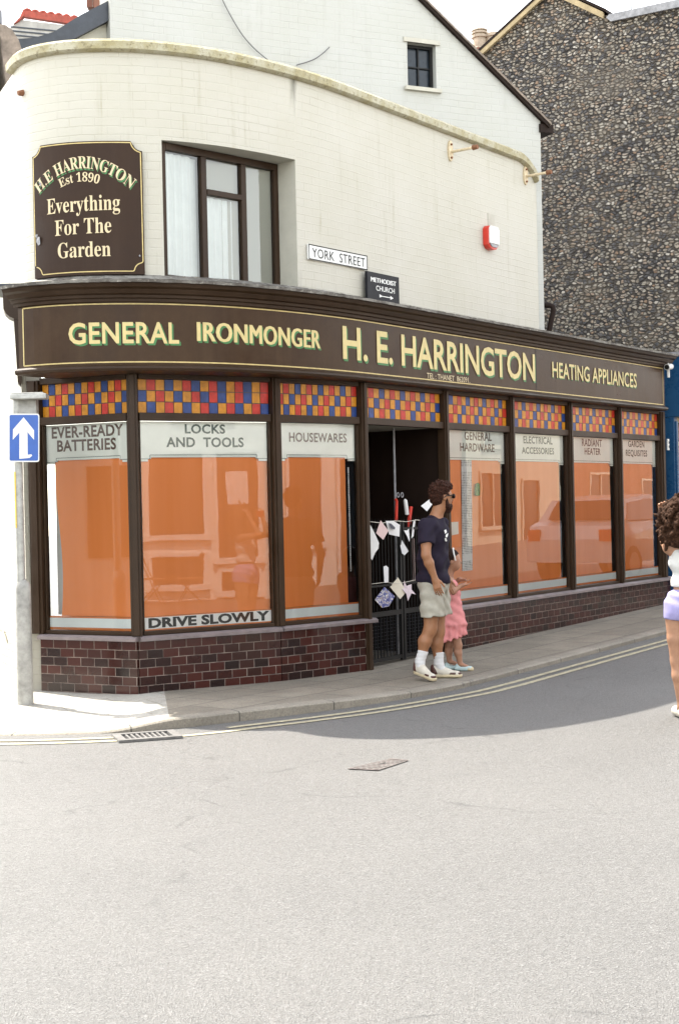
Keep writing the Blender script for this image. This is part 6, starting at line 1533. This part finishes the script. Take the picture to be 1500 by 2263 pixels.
# ---------------- woman with curly hair at the right edge
wo = on_ground(1503, 1588, -.046); WY = wo[1]
th = thing('person', (at_depth(1526, 1588, WY)[0], WY, wo[2]), 'woman with big curly hair, white top and lavender shorts at the right edge', 'person')
J3 = lambda u, v, dy=0.0: at_depth(u, v, WY+dy)
lo3 = J3(1425, 1600); hi3 = J3(1640, 1075); lo3[1] = WY-.35; hi3[1] = WY+.5; lo3 -= .02
fa = RAD(96); wf, ws = V3(math.cos(fa), math.sin(fa), 0), V3(math.sin(fa), -math.cos(fa), 0); wax = np.array([wf, ws, V3(0, 0, 1)]); WC = J3(1519, 1142); H3 = lambda f, s, u: WC+wf*f+ws*s+V3(0, 0, u)
F = Field(lo3, hi3, .008)
F.ell(H3(0, 0, .03), (.095, .074, .092), wax, .02); F.ell(H3(.02, 0, -.035), (.075, .062, .09), wax, .03); F.cone(H3(.09, 0, 0), H3(.103, 0, -.03), .009, .011, .01); F.ell(H3(.080, 0, -.07), (.012, .02, .012), wax, .01)
for sd in (-1, 1): F.ell(H3(-.005, sd*.076, -.01), (.018, .008, .028), wax, .006)
F.cone(H3(-.01, 0, -.08), H3(-.02, 0, -.17), .048, .050, .03)
TC3 = lambda u, v, f=0, s=0: J3(u, v)+wf*f+ws*s
F.ell(TC3(1523, 1235), (.10, .155, .15), wax, .04); F.ell(TC3(1523, 1285), (.09, .130, .12), wax, .05); F.ell(TC3(1522, 1335), (.115, .172, .13), wax, .05); F.ell(TC3(1522, 1352, -.05), (.09, .15, .09), wax, .04)
F.cone(TC3(1523, 1208, 0, .13), TC3(1523, 1208, 0, -.13), .052, .052, .04)
for sd in (-1, 1):
    a = TC3(1523, 1210, 0, sd*.165); b_ = H3(.28, sd*.085, -.20); c = H3(.17, sd*.135, .01); F.cone(a, b_, .046, .036, .03); F.cone(b_, c, .037, .026, .02); hand(F, c, V3(0, 0, 1)*.7+ws*sd*.12-wf*.2, -wf, -ws*sd+V3(0, 0, -.3), .165, .8, sc=.92)
# a hand resting on the crown of the head
pa = J3(1473, 1118, .16); 
for sd, kx, ax_ in ((-1, (1496, 1460), (1506, 1562)), (1, (1552, 1457), (1560, 1553))):
    a = TC3(1522, 1360, 0, sd*.095); b_ = J3(*kx); c = J3(*ax_); m_ = a+(b_-a)*.5; F.cone(a, m_, .092, .076, .03); F.cone(m_, b_, .076, .054, .02); F.cone(b_, b_+(c-b_)*.32-wf*.008, .053, .055, .02); F.cone(b_+(c-b_)*.32-wf*.008, c, .055, .031, .02); F.cone(c, c-V3(0, 0, .05)+wf*.06, .034, .03, .02)
F.mesh('body', M['skin3'], th)
F = Field(lo3, hi3, .008); F.ell(TC3(1523, 1238), (.112, .165, .135), wax, .04); F.ell(TC3(1523, 1285), (.102, .143, .12), wax, .05); F.ell(TC3(1522, 1310), (.115, .165, .08), wax, .04); F.cone(TC3(1523, 1215, 0, .10), TC3(1523, 1215, 0, -.10), .06, .06, .03)
F.cut(TC3(1523, 1212), V3(0, 0, 1)); F.cut(TC3(1523, 1296), V3(0, 0, -1)); F.warp(lambda x, y, z: .004*np.sin(z*55+x*25)); F.mesh('top', M['whitetop'], th)
F = Field(lo3, hi3, .008); F.ell(TC3(1522, 1332), (.130, .188, .14), wax, .04); F.ell(TC3(1522, 1350, -.05), (.105, .170, .10), wax, .04)
for sd in (-1, 1): F.cone(TC3(1522, 1345, 0, sd*.085), TC3(1521, 1400, 0, sd*.092), .108, .108, .03)
F.cut(TC3(1522, 1372), V3(-.10, 0, -1)); F.cut(TC3(1522, 1274), V3(0, 0, 1)); F.warp(lambda x, y, z: .0045*np.sin(z*75+x*35)*np.clip((z-TC3(1522, 1345)[2])/.08, .25, 1)); F.mesh('shorts', M['lavender'], th)
for sd, (u, v) in ((-1, (1509, 1562)), (1, (1560, 1553))):
    c = J3(u, v); F = Field(c-V3(.2, .2, .15), c+V3(.2, .35, .1), .007); bz = road_z(c[0], c[1])+.002; b0 = V3(c[0], c[1], bz)
    F.cone(b0-wf*.05+V3(0, 0, .045), b0+wf*.16+V3(0, 0, .04), .042, .04, .02); F.cone(b0-wf*.045+V3(0, 0, .06), b0-wf*.04+V3(0, 0, .10), .040, .036, .02); F.cone(b0+V3(0, 0, .08), b0+wf*.05+V3(0, 0, .07), .04, .038, .02); F.cut(b0, V3(0, 0, -1)); F.mesh('shoe', M['shoewhite'], th)
F = Field(WC-.34, WC+.34, .0075); r_ = np.random.default_rng(5)
F.ell(H3(-.03, 0, .04), (.125, .165, .135), wax, .02); F.ell(H3(-.05, 0, -.06), (.13, .205, .15), wax, .04); F.ell(H3(-.04, 0, -.15), (.12, .225, .10), wax, .04)
for k in range(900):
    u = r_.normal(size=3); u /= np.linalg.norm(u)
    if u[0] > .45 and u[2] < .5: continue
    c = H3(-.035, 0, -.035)+wf*u[0]*.17+ws*u[1]*(.225+.05*max(0, -u[2]))+V3(0, 0, u[2]*.205)
    if c[2] < WC[2]-.265: continue
    rr_ = r_.uniform(.008, .019); v_ = r_.normal(size=3)*.018; F.cone(c, c+v_, rr_, rr_*.8, .004)
F.ell(H3(.10, 0, -.02), (.075, .075, .13), wax, .02, True)
F.warp(lambda x, y, z: .0045*np.sin(x*210+2*np.sin(z*80))*np.sin(z*190+y*80)); F.mesh('hair', M['hair3'], th, 1)
cc = H3(.235, 0, .055); mb = MB(); mb.box(cc, (.012, .062, .038), wax); tag(mb.build('phone', M['red'], bevel=.006), 'red phone held up in the hands of the curly haired woman', 'phone')
